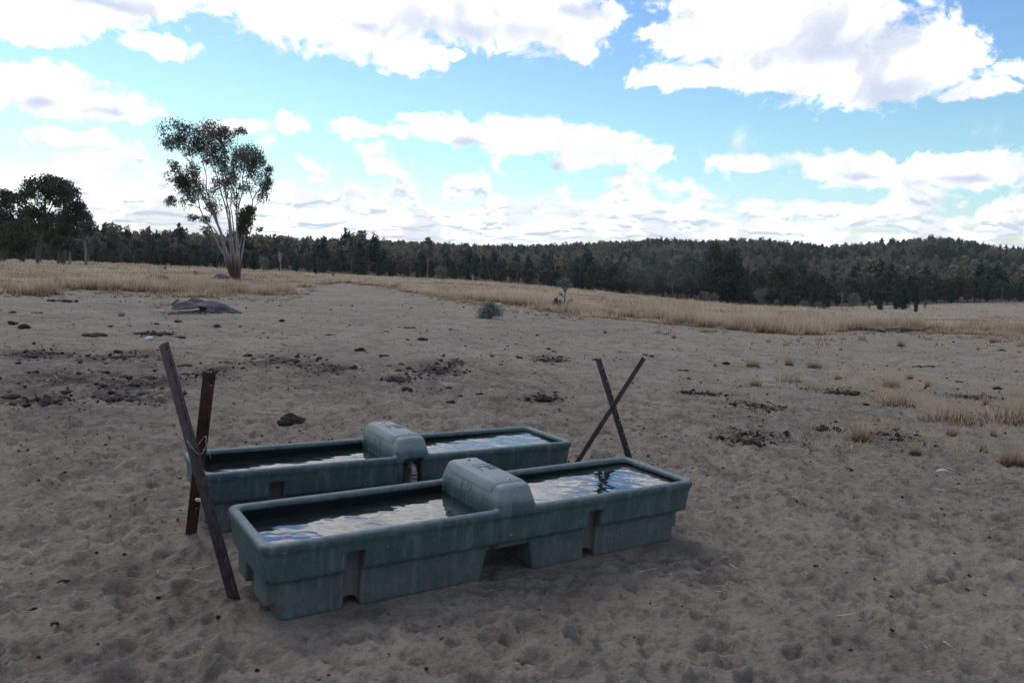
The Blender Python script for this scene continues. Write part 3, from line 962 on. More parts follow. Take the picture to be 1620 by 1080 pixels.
def wob(path, r, amp):
    path = np.array(path, float); n = len(path)
    w = np.cumsum(r.normal(size=(n, 3)) * amp, axis=0); w -= w[0]; w *= np.linspace(0, 1, n)[:, None]
    return path + w - np.outer(np.linspace(0, 1, n), w[-1])

def tree_object(name, trunk_me, crown_me, loc, rotz, scale, label, cat='tree', group=None, extra=()):
    root = link(name, None); root.location = loc; root.rotation_euler = (0, 0, rotz)
    root.scale = scale if hasattr(scale, '__len__') else (scale,) * 3
    tag(root, label, cat, group)
    if trunk_me: link('trunk', trunk_me, root)
    if crown_me: link('crown', crown_me, root)
    for nm, me in extra: link(nm, me, root)
    return root

def px_tree(base, d, foot_pt):
    """maps a picture point to tree coordinates in the upright plane through the tree's foot"""
    k = foot_pt[1] / FPX
    def f(px, py, depth=0.0):
        r_ = ray(px, py); t_ = foot_pt[1] / r_[1]
        return (r_[0] * t_ - foot_pt[0], depth, r_[2] * t_ + CZ - foot_pt[2])
    return f, k

def lone_gum():
    r = np.random.default_rng(11)
    base = hit(374, 443); d = math.hypot(base[0], base[1]); az = math.atan2(base[0], base[1])
    f, k = px_tree((374, 443), d, base)
    CLP = [(283,213,22,17,1.6),(305,216,22,18,1.8),(330,224,26,18,1.7),(350,208,18,13,1.0),(366,215,12,10,.5),(385,246,18,17,1.2),(404,247,20,20,1.6),(417,262,10,16,.6),(368,240,12,13,.6),(345,222,16,14,.8),(310,236,20,9,.8),
           (276,278,13,12,.7),(296,285,20,18,1.5),(310,300,16,13,.7),(281,318,9,7,.35),(297,342,9,5,.2),(320,345,10,6,.2),(268,228,9,8,.3),(372,205,9,7,.3),(425,272,8,9,.3),(347,280,13,12,.4),(316,272,13,12,.4),(384,292,12,13,.4),(335,330,9,9,.25),(300,318,10,9,.3),(413,310,9,10,.25),(356,250,12,12,.45),(323,250,13,9,.4),(340,262,14,14,.6),(363,290,18,22,1.1),(374,268,14,16,.8),(330,305,16,14,.5),(350,322,12,14,.35),(404,288,13,16,.6),(422,292,9,8,.3),(434,288,5,6,.14),
           (392,272,10,12,.35),(378,318,9,14,.25),(316,362,9,8,.2),(341,243,10,10,.4),(288,262,8,6,.18)]
    clumps = []
    for (x, y, rx, ry, w) in CLP:
        dep = r.uniform(-1, 1) * 1.5
        p = f(x, y, dep); clumps.append((p[0], p[1], p[2], rx * k * 1.22, (rx + ry) * .5 * k * 1.25, ry * k * 1.22, w ** .85))
    g = Geo(); subs = foliage(g, r, clumps, 22000, .16, sub=17, spread=.22, aspect=.42, droop=.7, shell=.35)
    t = Geo(); stems = []
    order = sorted(range(len(clumps)), key=lambda i_: -clumps[i_][6])
    for i in order:
        c = clumps[i]
        a0 = r.uniform(0, 6.28); off = np.array([math.cos(a0) * .16, math.sin(a0) * .16, -.15])
        tip = np.array(c[:3])
        mid = np.array([tip[0] * r.uniform(.30, .5) + off[0], tip[1] * .3 + off[1], tip[2] * r.uniform(.45, .6)])
        path = wob(bez(off, mid, tip, 12), r, .22)
        if c[2] < 3: continue
        if c[6] < .75 and len(stems) > 4:      # small clumps hang on the nearest stem
            best = min(((np.linalg.norm(q - tip) + max(0, q[2] - tip[2] + .6) * 3, q) for st in stems for q in st[3:10]), key=lambda e_: e_[0])[1]
            path = wob(bez(best, (best + tip) / 2 + np.array([0, 0, .15]), tip, 12), r, .08); r_ = .026
        else:
            r_ = .055 + .018 * c[6]; stems.append(path)
        if False: r_ = .050 + .018 * c[6]
        t.tube(path, np.linspace(r_, .014, 12), 6)
        for s_ in subs[i][:7]:
            q = path[9] * .6 + path[10] * .4 if r.random() < .5 else path[10]
            t.tube(bez(q, (q + s_) / 2 + np.array([0, 0, -.1]), s_, 4), [.018, .014, .01, .005], 4, False)
    for _ in range(3):   # bare slender stems low down
        a0 = r.uniform(0, 6.28); tx = r.uniform(-.9, 1.6)
        t.tube(wob(bez((math.cos(a0) * .15, math.sin(a0) * .15, -.1), (tx * .2, 0, 2.0), (tx, r.uniform(-1, 1), r.uniform(3.5, 6.5)), 9), r, .04), np.linspace(.06, .01, 9), 5)
    # stout red-brown butt and the stem leaning out at its foot
    t.tube([(0.05, 0, -.3), (.04, 0, .1), (.05, 0, .7), (.08, 0, 1.4), (.1, 0, 2.1)], [.34, .27, .22, .2, .12], 10)
    t.tube(wob(bez((-.05, -.05, -.2), (-.9, 0, 1.4), (-1.05, .1, 2.8), 8), r, .03), np.linspace(.16, .06, 8), 8)
    t.tube(wob(bez((-1.02, .1, 2.6), (-1.3, .1, 3.6), f(322, 352), 7), r, .04), np.linspace(.06, .02, 7), 6)
    # mistletoe hanging in the right-hand side and one in the left
    m1 = Geo()
    mc = []
    for (x, y, rx, ry, w) in ((394,338,11,10,1),(390,352,10,10,1),(385,364,7,7,.5),(400,332,7,7,.5)):
        p = f(x, y, -.5); mc.append((p[0], p[1], p[2], rx * k, rx * k, ry * k, w))
    foliage(m1, r, mc, 2300, .20, sub=22, spread=.36, droop=1.6, aspect=.3)
    p = f(300, 290, -1.0)
    foliage(m1, r, [(p[0], p[1], p[2], 9 * k, 9 * k, 9 * k, 1)], 1100, .18, sub=20, spread=.35, droop=1.4, aspect=.3)
    tree_object('gum_tree', t.mesh('gum_trunk', [BARK_PALE]), g.mesh('gum_crown', [LEAF_EUC], False), (base[0], base[1], base[2] - .05), 0.0, 1.0,
                'tall lone gum tree with many pale slender stems fanning from one base', 'tree', None, [('mistletoe', m1.mesh('mistletoe', [LEAF_MIS], False))])
lone_gum()

def left_group():
    r = np.random.default_rng(23)
    specs = [
        # base pixel, distance, trunk pixel path, clumps (px,py,rx,ry,w), leaf mat, bark, label
        ((60, 418), 95, [(60,418),(62,395),(64,372),(70,340),(72,310)],
         [(55,298,22,16,1.2),(78,292,24,15,1.2),(35,312,18,13,.8),(62,322,24,18,1.0),(88,308,20,16,1.0),(48,345,26,18,1.2),(75,350,22,18,1.0),(30,365,20,16,.8)],
         LEAF_OLIVE, BARK_DARK, 'broad dark gum tree with black trunk in the left-hand clump'),
        ((97, 414), 101, [(97,414),(97,396),(100,370),(108,340)],
         [(105,302,20,15,1.0),(122,318,19,18,1.2),(110,335,22,18,1.1),(130,334,12,14,.6),(95,345,22,18,1.0),(112,362,20,16,.9),(85,372,20,16,.8)],
         LEAF_OLIVE, BARK_DARK, 'stout dark-trunked gum tree on the right of the left-hand clump'),
        ((36, 414), 108, [(34,418),(37,405),(44,385),(46,370)],
         [(42,372,22,16,1),(22,382,20,16,1),(60,378,18,16,.8),(8,372,18,18,.8),(35,392,18,10,.5)],
         LEAF_MIS, BARK_DARK, 'low brownish-green tree with leaning trunk under the left-hand clump'),
        ((4, 415), 112, [(4,415),(4,390),(2,360),(-4,330)],
         [(2,330,18,18,1.2),(-18,345,22,20,1.2),(10,352,16,18,1),(-35,330,22,20,1.2),(-8,372,22,18,1),(-40,365,24,22,1)],
         LEAF_DARK, BARK_DARK, 'dark tree cut by the left edge of the picture'),
        ((132, 412), 120, [(136,412),(135,390),(133,370),(124,345),(120,325)],
         [(140,352,12,12,.5),(148,360,14,10,.7),(136,372,10,10,.4),(128,348,10,12,.4)],
         LEAF_EUC, BARK_GREY, 'slim gum with grey leaning trunk behind the left-hand clump'),
        ((110, 416), 99, [(110,418),(110,404),(109,392)], [(104,385,14,10,1),(118,388,12,9,.8)], LEAF_OLIVE, BARK_GREY, 'short tree with thin pale grey trunk at the foot of the left-hand clump'),
    ]
    for (bp, d, tp, cl, lm, bm_, label) in specs:
        base = at_dist(bp[0], d); az = math.atan2(base[0], base[1])
        # foot of the tree as it projects from the terrain
        f, k = px_tree(bp, d, base)
        g, t = Geo(), Geo(); clumps = []
        for (x, y, rx, ry, w) in cl:
            p = f(x, y, r.uniform(-1, 1) * 1.6); clumps.append((p[0], p[1], p[2], rx * k, rx * k, ry * k, w))
        n = int(900 * sum(c[4] for c in cl))
        subs = foliage(g, r, clumps, int(n * .85), .34, sub=13, spread=.22, aspect=.5, droop=.6, shell=.6)
        path = [np.array(f(x, y)) for x, y in tp]; path[0][2] = min(path[0][2], 0) - .4; path[0][1] = 0
        pp = np.concatenate([bez(path[i], (path[i] + path[i + 1]) / 2, path[i + 1], 4)[:-1] for i in range(len(path) - 1)] + [[path[-1]]])
        rt = {'pale': .17}.get('', .24)
        if 'pale' in label or 'slim' in label: rt = .15
        if 'stout' in label: rt = .40
        t.tube(wob(pp, r, .03), np.linspace(rt * 1.25, rt * .35, len(pp)), 8)
        for i, c in enumerate(clumps):
            s0 = pp[int(r.integers(len(pp) // 2, len(pp)))]
            c0 = np.array(c[:3]); t.tube(wob(bez(s0, (s0 + c0) / 2 + np.array([0, 0, .3]), c0, 7), r, .05), np.linspace(rt * .4, .03, 7), 5)
            for s_ in subs[i][:5]: t.tube(bez(c0, (c0 + s_) / 2, s_, 3), [.03, .02, .012], 4, False)
        tree_object('paddock_tree', t.mesh('trunk', [bm_]), g.mesh('crown', [lm], False), tuple(base), 0.0, 1.0, label)
BARK_PALE2 = mat_bark('pale_grey_bark', (.44, .40, .36, 1), (.28, .25, .23, 1))
left_group()

# tree kinds of the wood: nominal height 10 m
def proto(kind, seed, n, size):
    r = np.random.default_rng(seed); g, t = Geo(), Geo()
    cl = []
    if kind == 'cypress':
        R = r.uniform(1.5, 2.1)
        for i in range(13):
            h = 1.0 + 8.4 * i / 12; pr = R * (1 - ((h - 3.0) / 7.4) ** 2 if h > 3 else .72 + .28 * (h - 1) / 2) ; pr = max(pr, .22)
            a = r.uniform(0, 6.28); o = .22 * pr
            cl.append((math.cos(a) * o, math.sin(a) * o, h, pr, pr, .75, pr))
            if pr > .8:
                a += 2.2; cl.append((math.cos(a) * pr * .6, math.sin(a) * pr * .6, h + r.uniform(-.3, .3), pr * .55, pr * .55, .6, pr * .5))
        foliage(g, r, cl, n, size, sub=10, spread=.34, droop=.2, aspect=.5, shell=.3)
        t.tube([(0, 0, -.5), (0, 0, 3), (0, 0, 8)], [.17, .13, .03], 6)
    elif kind == 'bushy':
        for i in range(17):
            a = r.uniform(0, 6.28); h = r.uniform(1.8, 8.4); pr = 3.0 * math.sin(min(1, (h + 1.0) / 9.8) * math.pi) ** .6
            q = r.uniform(.25, .8); s = r.uniform(1.0, 1.7)
            cl.append((math.cos(a) * pr * q, math.sin(a) * pr * q, h, s, s, s * .75, s))
        cl.append((.2, 0, 9.0, 1.2, 1.2, .9, 1.0))
        foliage(g, r, cl, n, size, sub=9, spread=.34, droop=.3, aspect=.55, shell=.3)
        t.tube(wob([(0, 0, -.5), (.1, 0, 2), (.0, .1, 4), (.2, 0, 7)], r, .1), [.26, .2, .15, .06], 6)
        for c in cl[:7]: t.tube(bez((.05, .05, 2.5), (c[0] * .4, c[1] * .4, 3.5), c[:3], 5), [.1, .08, .06, .04, .02], 4, False)
    elif kind == 'gum':
        lean = r.uniform(-.8, .8)
        for i in range(11):
            a = r.uniform(0, 6.28); h = r.uniform(5.2, 9.4); q = r.uniform(.3, 2.1); s = r.uniform(.7, 1.2)
            cl.append((lean + math.cos(a) * q, math.sin(a) * q, h, s, s, s * .65, s))
        subs = foliage(g, r, cl, n, size, sub=9, spread=.3, droop=.6, aspect=.45)
        t.tube(wob([(0, 0, -.5), (lean * .2, 0, 2), (lean * .6, .1, 4), (lean, 0, 7)], r, .08), [.2, .16, .12, .05], 6)
        for c in cl: t.tube(wob(bez((lean * .5, .05, 3.6), (lean * .7 + c[0] * .3, c[1] * .5, 5.2), c[:3], 6), r, .06), np.linspace(.09, .02, 6), 4, False)
    elif kind == 'round':
        for i in range(9):
            a = r.uniform(0, 6.28); h = r.uniform(2.2, 7.6); q = r.uniform(.2, 2.0); s = r.uniform(1.5, 2.2)
            cl.append((math.cos(a) * q, math.sin(a) * q, h, s, s, s, s))
        foliage(g, r, cl, n, size, sub=10, spread=.34, droop=.2, aspect=.6, shell=.3)
        t.tube([(0, 0, -.4), (0, 0, 3)], [.22, .12], 6)
    return g, t

KIND = {}
def kinds():
    for kind, leaf, bark, seeds in (('cypress', LEAF_DARK, BARK_DARK, (1, 2, 3)), ('bushy', LEAF_OLIVE, BARK_DARK, (4, 5, 6)), ('gum', LEAF_EUC, BARK_GREY, (7, 8)), ('round', LEAF_GREY, BARK_DARK, (9, 10))):
        KIND[kind] = []
        for s in seeds:
            n = {'cypress': 2600, 'bushy': 2800, 'gum': 1900, 'round': 1500}[kind]
            g, t = proto(kind, s, n, .55 if kind != 'gum' else .42)
            KIND[kind].append((t.mesh(kind + '_trunk', [bark]), g.mesh(kind + '_crown', [leaf], False)))
kinds()
PALE_TRUNK = proto('gum', 41, 1700, .42); PALE_TRUNK = (PALE_TRUNK[1].mesh('pale_trunk', [BARK_PALE2]), PALE_TRUNK[0].mesh('pale_crown', [LEAF_EUC], False))

def front_d(px): return np.interp(px, [-300, 0, 150, 400, 700, 1000, 1200, 1620, 1900], [150, 155, 180, 200, 208, 205, 200, 218, 218])
TOPS = [(-300,378),(150,380),(250,374),(330,372),(420,384),(480,386),(520,394),(570,381),(590,399),(640,405),(700,403),(760,404),(800,400),(850,402),(900,407),(950,405),(1000,408),(1060,412),(1105,395),(1150,390),(1180,405),(1230,412),(1270,408),(1320,432),(1400,428),(1430,420),(1500,434),(1560,438),(1900,442)]
def py_of(p):
    q = np.array([p[0], p[1], p[2] - CZ]); zc = q @ fw
    return 810 + FPX * (q @ RT) / zc, 540 - FPX * (q @ UP) / zc

def plant(px, d, kind, toppx=None, hpx=None, label='', name=None, group=None, sx=1.0, var=None, r=None, h=None):
    p = at_dist(px, d); _, by = py_of(p)
    if h is None: h = (hpx if hpx is not None else by - toppx) / FPX * (d * math.cos(math.atan2(p[0], p[1])))
    sc = max(h, .3) / 10.0
    tr, cw = KIND[kind][(var if var is not None else int(r.integers(0, len(KIND[kind])))) % len(KIND[kind])] if isinstance(kind, str) else kind
    return tree_object(name or {'cypress': 'cypress_pine', 'bushy': 'bushy_tree', 'gum': 'gum_tree', 'round': 'round_shrub'}[kind], tr, cw, tuple(p), float(r.uniform(0, 6.28)) if r is not None else 0.0,
                       (sc * sx, sc * sx, sc), label, 'tree', group)

def forest_edge():
    r = np.random.default_rng(31)
    LAB = {'cypress': 'blackish cypress pine', 'bushy': 'olive bushy tree', 'gum': 'grey-trunked open gum'}
    SEG = [(-400, 150, 'behind the left-hand tree clump'), (150, 345, 'between left-hand clump and lone gum'), (345, 430, 'directly behind the lone gum'), (430, 560, 'right of the pale-trunked gum'), (560, 680, 'left of the skyline gum'), (680, 770, 'right of the skyline gum'),
           (770, 850, 'beyond the low grey shrub'), (850, 935, 'beyond the slender sapling'), (935, 1105, 'left of the tallest dark tree'), (1105, 1190, 'around the tallest dark tree'), (1190, 1300, 'above the right end of tall grass'), (1300, 1450, 'behind the paddock cypress pair'), (1450, 1540, 'right of the paddock cypress pair'), (1540, 2000, 'at the right edge')]
    for row, (d0, d1, f_) in enumerate(((0, 8, .86), (12, 24, 1.0), (26, 44, 1.06))):
        px = -230 + 6 * row
        while px < 1860:
            d = front_d(px) + r.uniform(d0, d1)
            u = r.random()
            if px < 770: kind = 'cypress' if u < .40 else ('bushy' if u < .84 else 'gum')
            elif px < 1090: kind = 'bushy' if u < .62 else ('cypress' if u < .8 else 'gum')
            elif px < 1190: kind = 'bushy' if u < .75 else 'cypress'
            else: kind = 'cypress' if u < .36 else ('bushy' if u < .86 else 'gum')
            top = np.interp(px, [a for a, _ in TOPS], [b_ for _, b_ in TOPS])
            p = at_dist(px, d); by = py_of(p)[1]
            hpx = (by - top) * f_ * (.93 if px < 1000 else 1.0) * (r.uniform(.58, .90) if r.random() < .86 else r.uniform(.9, 1.04))
            plant(px, d, kind, hpx=max(hpx, 18), label=(('tall ' if hpx > 62 else 'short ' if hpx < 38 else 'mid-height ') + LAB[kind] + (', forest front row, ', ', forest second row, ', ', forest rear row, ')[row] + [t_ for a_, b2_, t_ in SEG if a_ <= px < b2_][0]), group={'cypress': 'cypress pines in the forest edge', 'bushy': 'bushy trees in the forest edge', 'gum': 'gums in the forest edge'}[kind],
                  sx=r.uniform(.9, 1.35), r=r)
            px += r.uniform(15, 27)
    # trees that stand out one by one
    def one(px, d, kind, hpx, label, sx=1.0, var=0, name=None, group=None): plant(px, d, kind, hpx=hpx, label=label, sx=sx, var=var, r=r, name=name, group=group)
    one(445, 190, PALE_TRUNK, 48, 'gum with bright pale forked trunk at the forest edge right of the lone tree', .9, 0, 'gum_tree')
    one(676, 200, 'gum', 66, 'tall open-crowned gum rising above the forest skyline left of centre', .75, 1)
    one(1128, 205, 'bushy', 96, 'tallest dark bushy tree standing above the forest right of centre', .75, 2)
    one(1158, 208, 'bushy', 92, 'second tall dark tree just right of the tallest one', .8, 0)
    one(570, 200, 'cypress', 56, 'pointed cypress pine whose tip breaks the skyline left of centre', 1.2, 1)
    one(1240, 195, 'bushy', 72, 'broad dark tree at the forest edge above the right end of the tall grass', 1.35, 1)
    one(417, 120, 'round', 26, 'small grey-green bush just right of the lone gum', 1.0, 0)
    one(499, 130, 'cypress', 19, 'small conical pine sapling in the grass before the forest, left of centre', 1.4, 0)
    one(527, 95, 'round', 8, 'tiny green sapling in the grass left of centre', 1.0, 1)
    one(700, 170, 'round', 26, 'low olive tree at the edge of the grass left of centre', 1.2, 1)
    one(1117, 185, 'round', 21, 'left one of two pale round shrubs at the forest foot right of centre', 1.0, 0)
    one(1133, 180, 'round', 19, 'right one of two pale round shrubs at the forest foot right of centre', 1.2, 1)
    one(1205, 185, 'round', 34, 'pale rounded young tree at the forest foot above the grass end', .8, 0)
    one(1232, 180, 'round', 16, 'small dark-grey shrub beside the pale rounded young tree', 1.1, 1)
    one(1335, 150, 'gum', 48, 'thin dark young tree standing alone at the left of the right-hand paddock', .9, 0)
    one(1353, 152, 'round', 30, 'dark globe-shaped tree beside the thin young tree in the right-hand paddock', 1.05, 1)
    one(1290, 175, 'cypress', 44, 'slim black cypress pine, left one of the pair before the right-hand forest', .85, 2)
    one(1309, 172, 'cypress', 44, 'slim black cypress pine, right one of the pair before the right-hand forest', 1.0, 0)
    one(1422, 150, 'cypress', 44, 'slim cypress pine, left one of the pair in the right-hand paddock', .75, 1)
    one(1432, 156, 'cypress', 48, 'fuller cypress pine, right one of the pair in the right-hand paddock', 1.25, 2)
    one(1379, 140, 'round', 16, 'small green sapling right of the globe-shaped tree', .8, 0)
    one(1396, 132, 'cypress', 17, 'small fluffy pine sapling before the paired cypress pines', 1.6, 1)
    one(1453, 105, 'cypress', 21, 'spindly pine sapling nearest on the right-hand paddock', .9, 2)
    one(1468, 160, 'round', 17, 'small sapling right of the paired cypress pines', .7, 1)
    one(1298, 140, 'round', 15, 'left small shrub on the bare rise at the grass end', 1.0, 0)
    one(1307, 141, 'round', 10, 'right small shrub on the bare rise at the grass end', .9, 1)
    one(310, 62, 'round', 12, 'sparse olive shrub in the grass left of the lone gum', .8, 0)
    one(261, 90, 'round', 8, 'tiny dark shrub in the grass far left of the lone gum', 1.0, 1)
forest_edge()

# the wood beyond, up the hills to the skyline: too many to tell apart
def far_wood():
    r = np.random.default_rng(5)
    prot = []
    for i, (kind, seed) in enumerate((('bushy', 51), ('cypress', 52), ('gum', 53), ('bushy', 54))):
        g, t = proto(kind, seed, 520, 1.15 if kind != 'gum' else .85)
        for q in t.V: pass
        gm = Geo(); gm.V = g.V + t.V; gm.A = g.A + t.A; gm.n = g.n + t.n
        gm.Q = g.Q + [q + g.n for q in t.Q]; gm.T = [q + g.n for q in t.T]
        me = gm.mesh('wood_tree_shape', [LEAF_DARK if kind == 'cypress' else LEAF_HILL], False)
        prot.append(bpy.data.objects.new('wood_tree_shape', me))
    pts, kd, sc = [], [], []
    N = 15000
    az = r.uniform(math.radians(-47), math.radians(47), N)
    d = np.sqrt(r.uniform(235 ** 2, 1000 ** 2, N))
    px = 810 + FPX * np.tan(az)
    ok = d > front_d(px) + 40
    az, d = az[ok], d[ok]
    x, y = d * np.sin(az), d * np.cos(az)
    ok = fbm(x / 55, y / 55, 77, 3) > -.42
    x, y, d = x[ok], y[ok], d[ok]
    z = zt(x, y)
    k = np.where(fbm(x / 40, y / 40, 78, 2) + r.normal(0, .25, len(x)) > .12, 1, r.choice([0, 2, 3], len(x)))
    s = r.uniform(.5, 1.15, len(x)) * (1 + .35 * fbm(x / 25, y / 25, 79, 2))
    me = bpy.data.meshes.new('far_wood'); me.vertices.add(len(x)); me.vertices.foreach_set('co', np.stack([x, y, z], 1).astype(np.float32).ravel())
    a = me.attributes.new('kind', 'INT', 'POINT'); a.data.foreach_set('value', k.astype(np.int32))
    a = me.attributes.new('size', 'FLOAT', 'POINT'); a.data.foreach_set('value', s.astype(np.float32))
    a = me.attributes.new('turn', 'FLOAT', 'POINT'); a.data.foreach_set('value', r.uniform(0, 6.28, len(x)).astype(np.float32))
    o = link('far_wood', me); tag(o, 'unbroken olive woodland covering the low hills to the skyline', 'woodland', None, 'stuff')
    ng = bpy.data.node_groups.new('wood_scatter', 'GeometryNodeTree')
    ng.interface.new_socket('Geometry', in_out='INPUT', socket_type='NodeSocketGeometry'); ng.interface.new_socket('Geometry', in_out='OUTPUT', socket_type='NodeSocketGeometry')
    N_, L_ = ng.nodes, ng.links
    gi, go = N_.new('NodeGroupInput'), N_.new('NodeGroupOutput')
    jn = N_.new('GeometryNodeJoinGeometry')
    def named(nm, ty):
        q = N_.new('GeometryNodeInputNamedAttribute'); q.data_type = ty; q.inputs['Name'].default_value = nm
        return q.outputs['Attribute']
    kA, sA, tA = named('kind', 'INT'), named('size', 'FLOAT'), named('turn', 'FLOAT')
    cx = N_.new('ShaderNodeCombineXYZ'); L_.new(tA, cx.inputs[2])
    for i, ob in enumerate(prot):
        cmp = N_.new('FunctionNodeCompare'); cmp.data_type = 'INT'; cmp.operation = 'EQUAL'
        isock = [q for q in cmp.inputs if q.type == 'INT']
        L_.new(kA, isock[0]); isock[1].default_value = i
        oi = N_.new('GeometryNodeObjectInfo'); oi.inputs['Object'].default_value = ob
        ip = N_.new('GeometryNodeInstanceOnPoints')
        L_.new(gi.outputs[0], ip.inputs['Points']); L_.new(cmp.outputs[0], ip.inputs['Selection']); L_.new(oi.outputs['Geometry'], ip.inputs['Instance'])
        L_.new(cx.outputs[0], ip.inputs['Rotation']); L_.new(sA, ip.inputs['Scale'])
        L_.new(ip.outputs[0], jn.inputs[0])
    L_.new(jn.outputs[0], go.inputs[0])
    md = o.modifiers.new('scatter', 'NODES'); md.node_group = ng
far_wood()

# ------------------------------------------------------------------ dry grass
def blades(r, P, h, w, lean, bend=0.35, seg=1):
    """grass blades rooted at P: one triangle each (seg=1) or tapered curved strips"""
    n = len(P); a = r.uniform(0, 2 * math.pi, n); c, s = np.cos(a), np.sin(a)
    out = np.stack([c, s, np.zeros(n)], 1); side = np.stack([-s, c, np.zeros(n)], 1)
    tw = r.uniform(-1, 1, n)[:, None]; side = side * np.sqrt(1 - tw ** 2 * .5) + out * tw * .6
    V, A = [], []
    if seg == 1:
        tip = P + out * (lean * h)[:, None] + np.stack([0 * h, 0 * h, h], 1)
        V = np.stack([P - side * w[:, None] / 2, P + side * w[:, None] / 2, tip], 1).reshape(-1, 3)
        return V, None, np.arange(3 * n).reshape(n, 3), np.tile([0., 0., 1.], n)
    rows = []
    for k in range(seg + 1):
        t = k / seg
        ctr = P + out * (lean * h * t + bend * lean * h * t * t)[:, None] + np.stack([0 * h, 0 * h, h * (t - .25 * lean * t * t)], 1)
        ww = (w * (1 - t) + .0012)[:, None] / 2
        rows.append(np.stack([ctr - side * ww, ctr + side * ww], 1))
    R = np.stack(rows, 1)                      # n, seg+1, 2, 3
    V = R.reshape(-1, 3); st = (seg + 1) * 2
    base = (np.arange(n) * st)[:, None]
    Q = np.concatenate([base + np.array([2 * k, 2 * k + 1, 2 * k + 3, 2 * k + 2]) for k in range(seg)], 1).reshape(-1, 4)
    return V, Q, None, np.tile(np.repeat(np.linspace(0, 1, seg + 1), 2), n)

def grass_field():
    r = np.random.default_rng(61)
    Vs, Ts, tint, tip, n0 = [], [], [], [], 0
    def band(n, amin, amax, dsel, nb, hh, ww, rad):
        nonlocal n0
        az = r.uniform(math.radians(amin), math.radians(amax), n); e = edge_d(az)
        d = dsel(e, n)
        x, y = d * np.sin(az), d * np.cos(az)
        ee = e * (1 + .05 * fbm(x / 2.5, y / 2.5, 3, 3))
        dens = fbm(x / 5, y / 5, 91, 3) + .35 * fbm(x / 1.3, y / 1.3, 92, 2)
        px = 810 + FPX * np.tan(az)
        u_ = (d - ee) / 6.0 + .55 * fbm(x / 1.7, y / 1.7, 96, 3) + .25 * r.normal(size=n)
        keep = (d > ee - 1.5) & (u_ > .06) & (dens > -.14 + .1 * r.normal(size=n)) & (d < front_d(px) + 6)
        # thinner cover on the right-hand paddock and on the grey track through the middle
        thin = (px > 1270 + 40 * fbm(x / 12, y / 12, 98, 2)) & (d > 56)
        keep &= ~(thin & (r.random(n) < .90 + .25 * fbm(x / 14, y / 14, 95, 2)))
        x, y, d = x[keep], y[keep], d[keep]
        if not len(x): return
        z = zt(x, y)
        m_ = len(x)
        hs = (hh * r.uniform(.55, 1.15, m_) * np.clip(.85 + .95 * fbm(x / 3, y / 3, 93, 3), .3, 1.6))
        q_ = x / np.maximum(y, 1e-3); hs = hs * (1 - .32 * (1 - sstep(q_, -.15, .15))) * (1 - .35 * sstep(q_, .36, .46))
        P = np.repeat(np.stack([x, y, z - .02], 1), nb, 0)
        P[:, :2] += r.normal(0, rad, (m_ * nb, 2))
        h = np.repeat(hs, nb) * r.uniform(.55, 1.1, m_ * nb)
        wv = np.repeat(ww * d / 40.0, nb) * r.uniform(.6, 1.3, m_ * nb)
        V, _, T, tp = blades(r, P, h, wv, r.uniform(.02, .55, m_ * nb))
        Vs.append(V); Ts.append(T + n0); n0 += len(V); tip.append(tp)
        tn = np.clip(.45 + 1.3 * fbm(x / 4, y / 4, 94, 3) + r.normal(0, .15, m_), 0, 1)
        tint.append(np.repeat(np.clip(np.repeat(tn, nb) + r.normal(0, .2, m_ * nb), 0, 1), 3))
    band(11000, -44, 44, lambda e, n: e - 1.0 + 14 * r.random(n) ** 1.3, 18, .60, .026, .15)
    band(9000, -44, 44, lambda e, n: e + 10 + 45 * r.random(n), 13, .58, .032, .28)
    band(10000, -44, 44, lambda e, n: e + 45 + (215 - e) * r.random(n), 10, .62, .040, .6)
    # taller clumps with brown feet along the edge
    n = 2600; az = r.uniform(-.76, .76, n); e = edge_d(az); d = e + 7.0 * r.random(n) ** 1.5
    x, y = d * np.sin(az), d * np.cos(az); kp = fbm(x / 1.8, y / 1.8, 99, 3) + .28 * sstep(x / y, .0, .25) - .3 * sstep(x / y, .38, .48) > .20; x, y, d = x[kp], y[kp], d[kp]; m_ = len(x); nb = 26
    P = np.repeat(np.stack([x, y, zt(x, y) - .02], 1), nb, 0); P[:, :2] += r.normal(0, .13, (m_ * nb, 2))
    V, _, T, tp = blades(r, P, np.repeat(r.uniform(.4, .85, m_), nb) * r.uniform(.5, 1.1, m_ * nb), r.uniform(.014, .03, m_ * nb), r.uniform(.02, .5, m_ * nb))
    Vs.append(V); Ts.append(T + n0); n0 += len(V); tip.append(tp * r.choice([.55, .8, 1.0], len(tp) // 3).repeat(3)); tint.append(np.repeat(np.repeat(r.uniform(0, 1, m_), nb), 3))
    n = 1500; az = r.uniform(-.76, .76, n); e = edge_d(az); d = e - 7.5 * r.random(n) ** 2.2
    x, y = d * np.sin(az), d * np.cos(az); kp = fbm(x / 2.2, y / 2.2, 97, 3) > -.02; x, y, d = x[kp], y[kp], d[kp]; m_ = len(x); nb = 12
    P = np.repeat(np.stack([x, y, zt(x, y) - .01], 1), nb, 0); P[:, :2] += r.normal(0, .07, (m_ * nb, 2))
    V, _, T, tp = blades(r, P, np.repeat(r.uniform(.06, .32, m_), nb) * r.uniform(.5, 1.1, m_ * nb), np.full(m_ * nb, .020), r.uniform(.1, .8, m_ * nb))
    Vs.append(V); Ts.append(T + n0); n0 += len(V); tip.append(tp * .7); tint.append(np.repeat(r.uniform(0, .8, m_), nb * 3))
    # loose grazed straw spreading over the bare ground on the right
    n = 2600; az = r.uniform(.12, .70, n); d = np.exp(r.uniform(math.log(8.5), math.log(33), n))
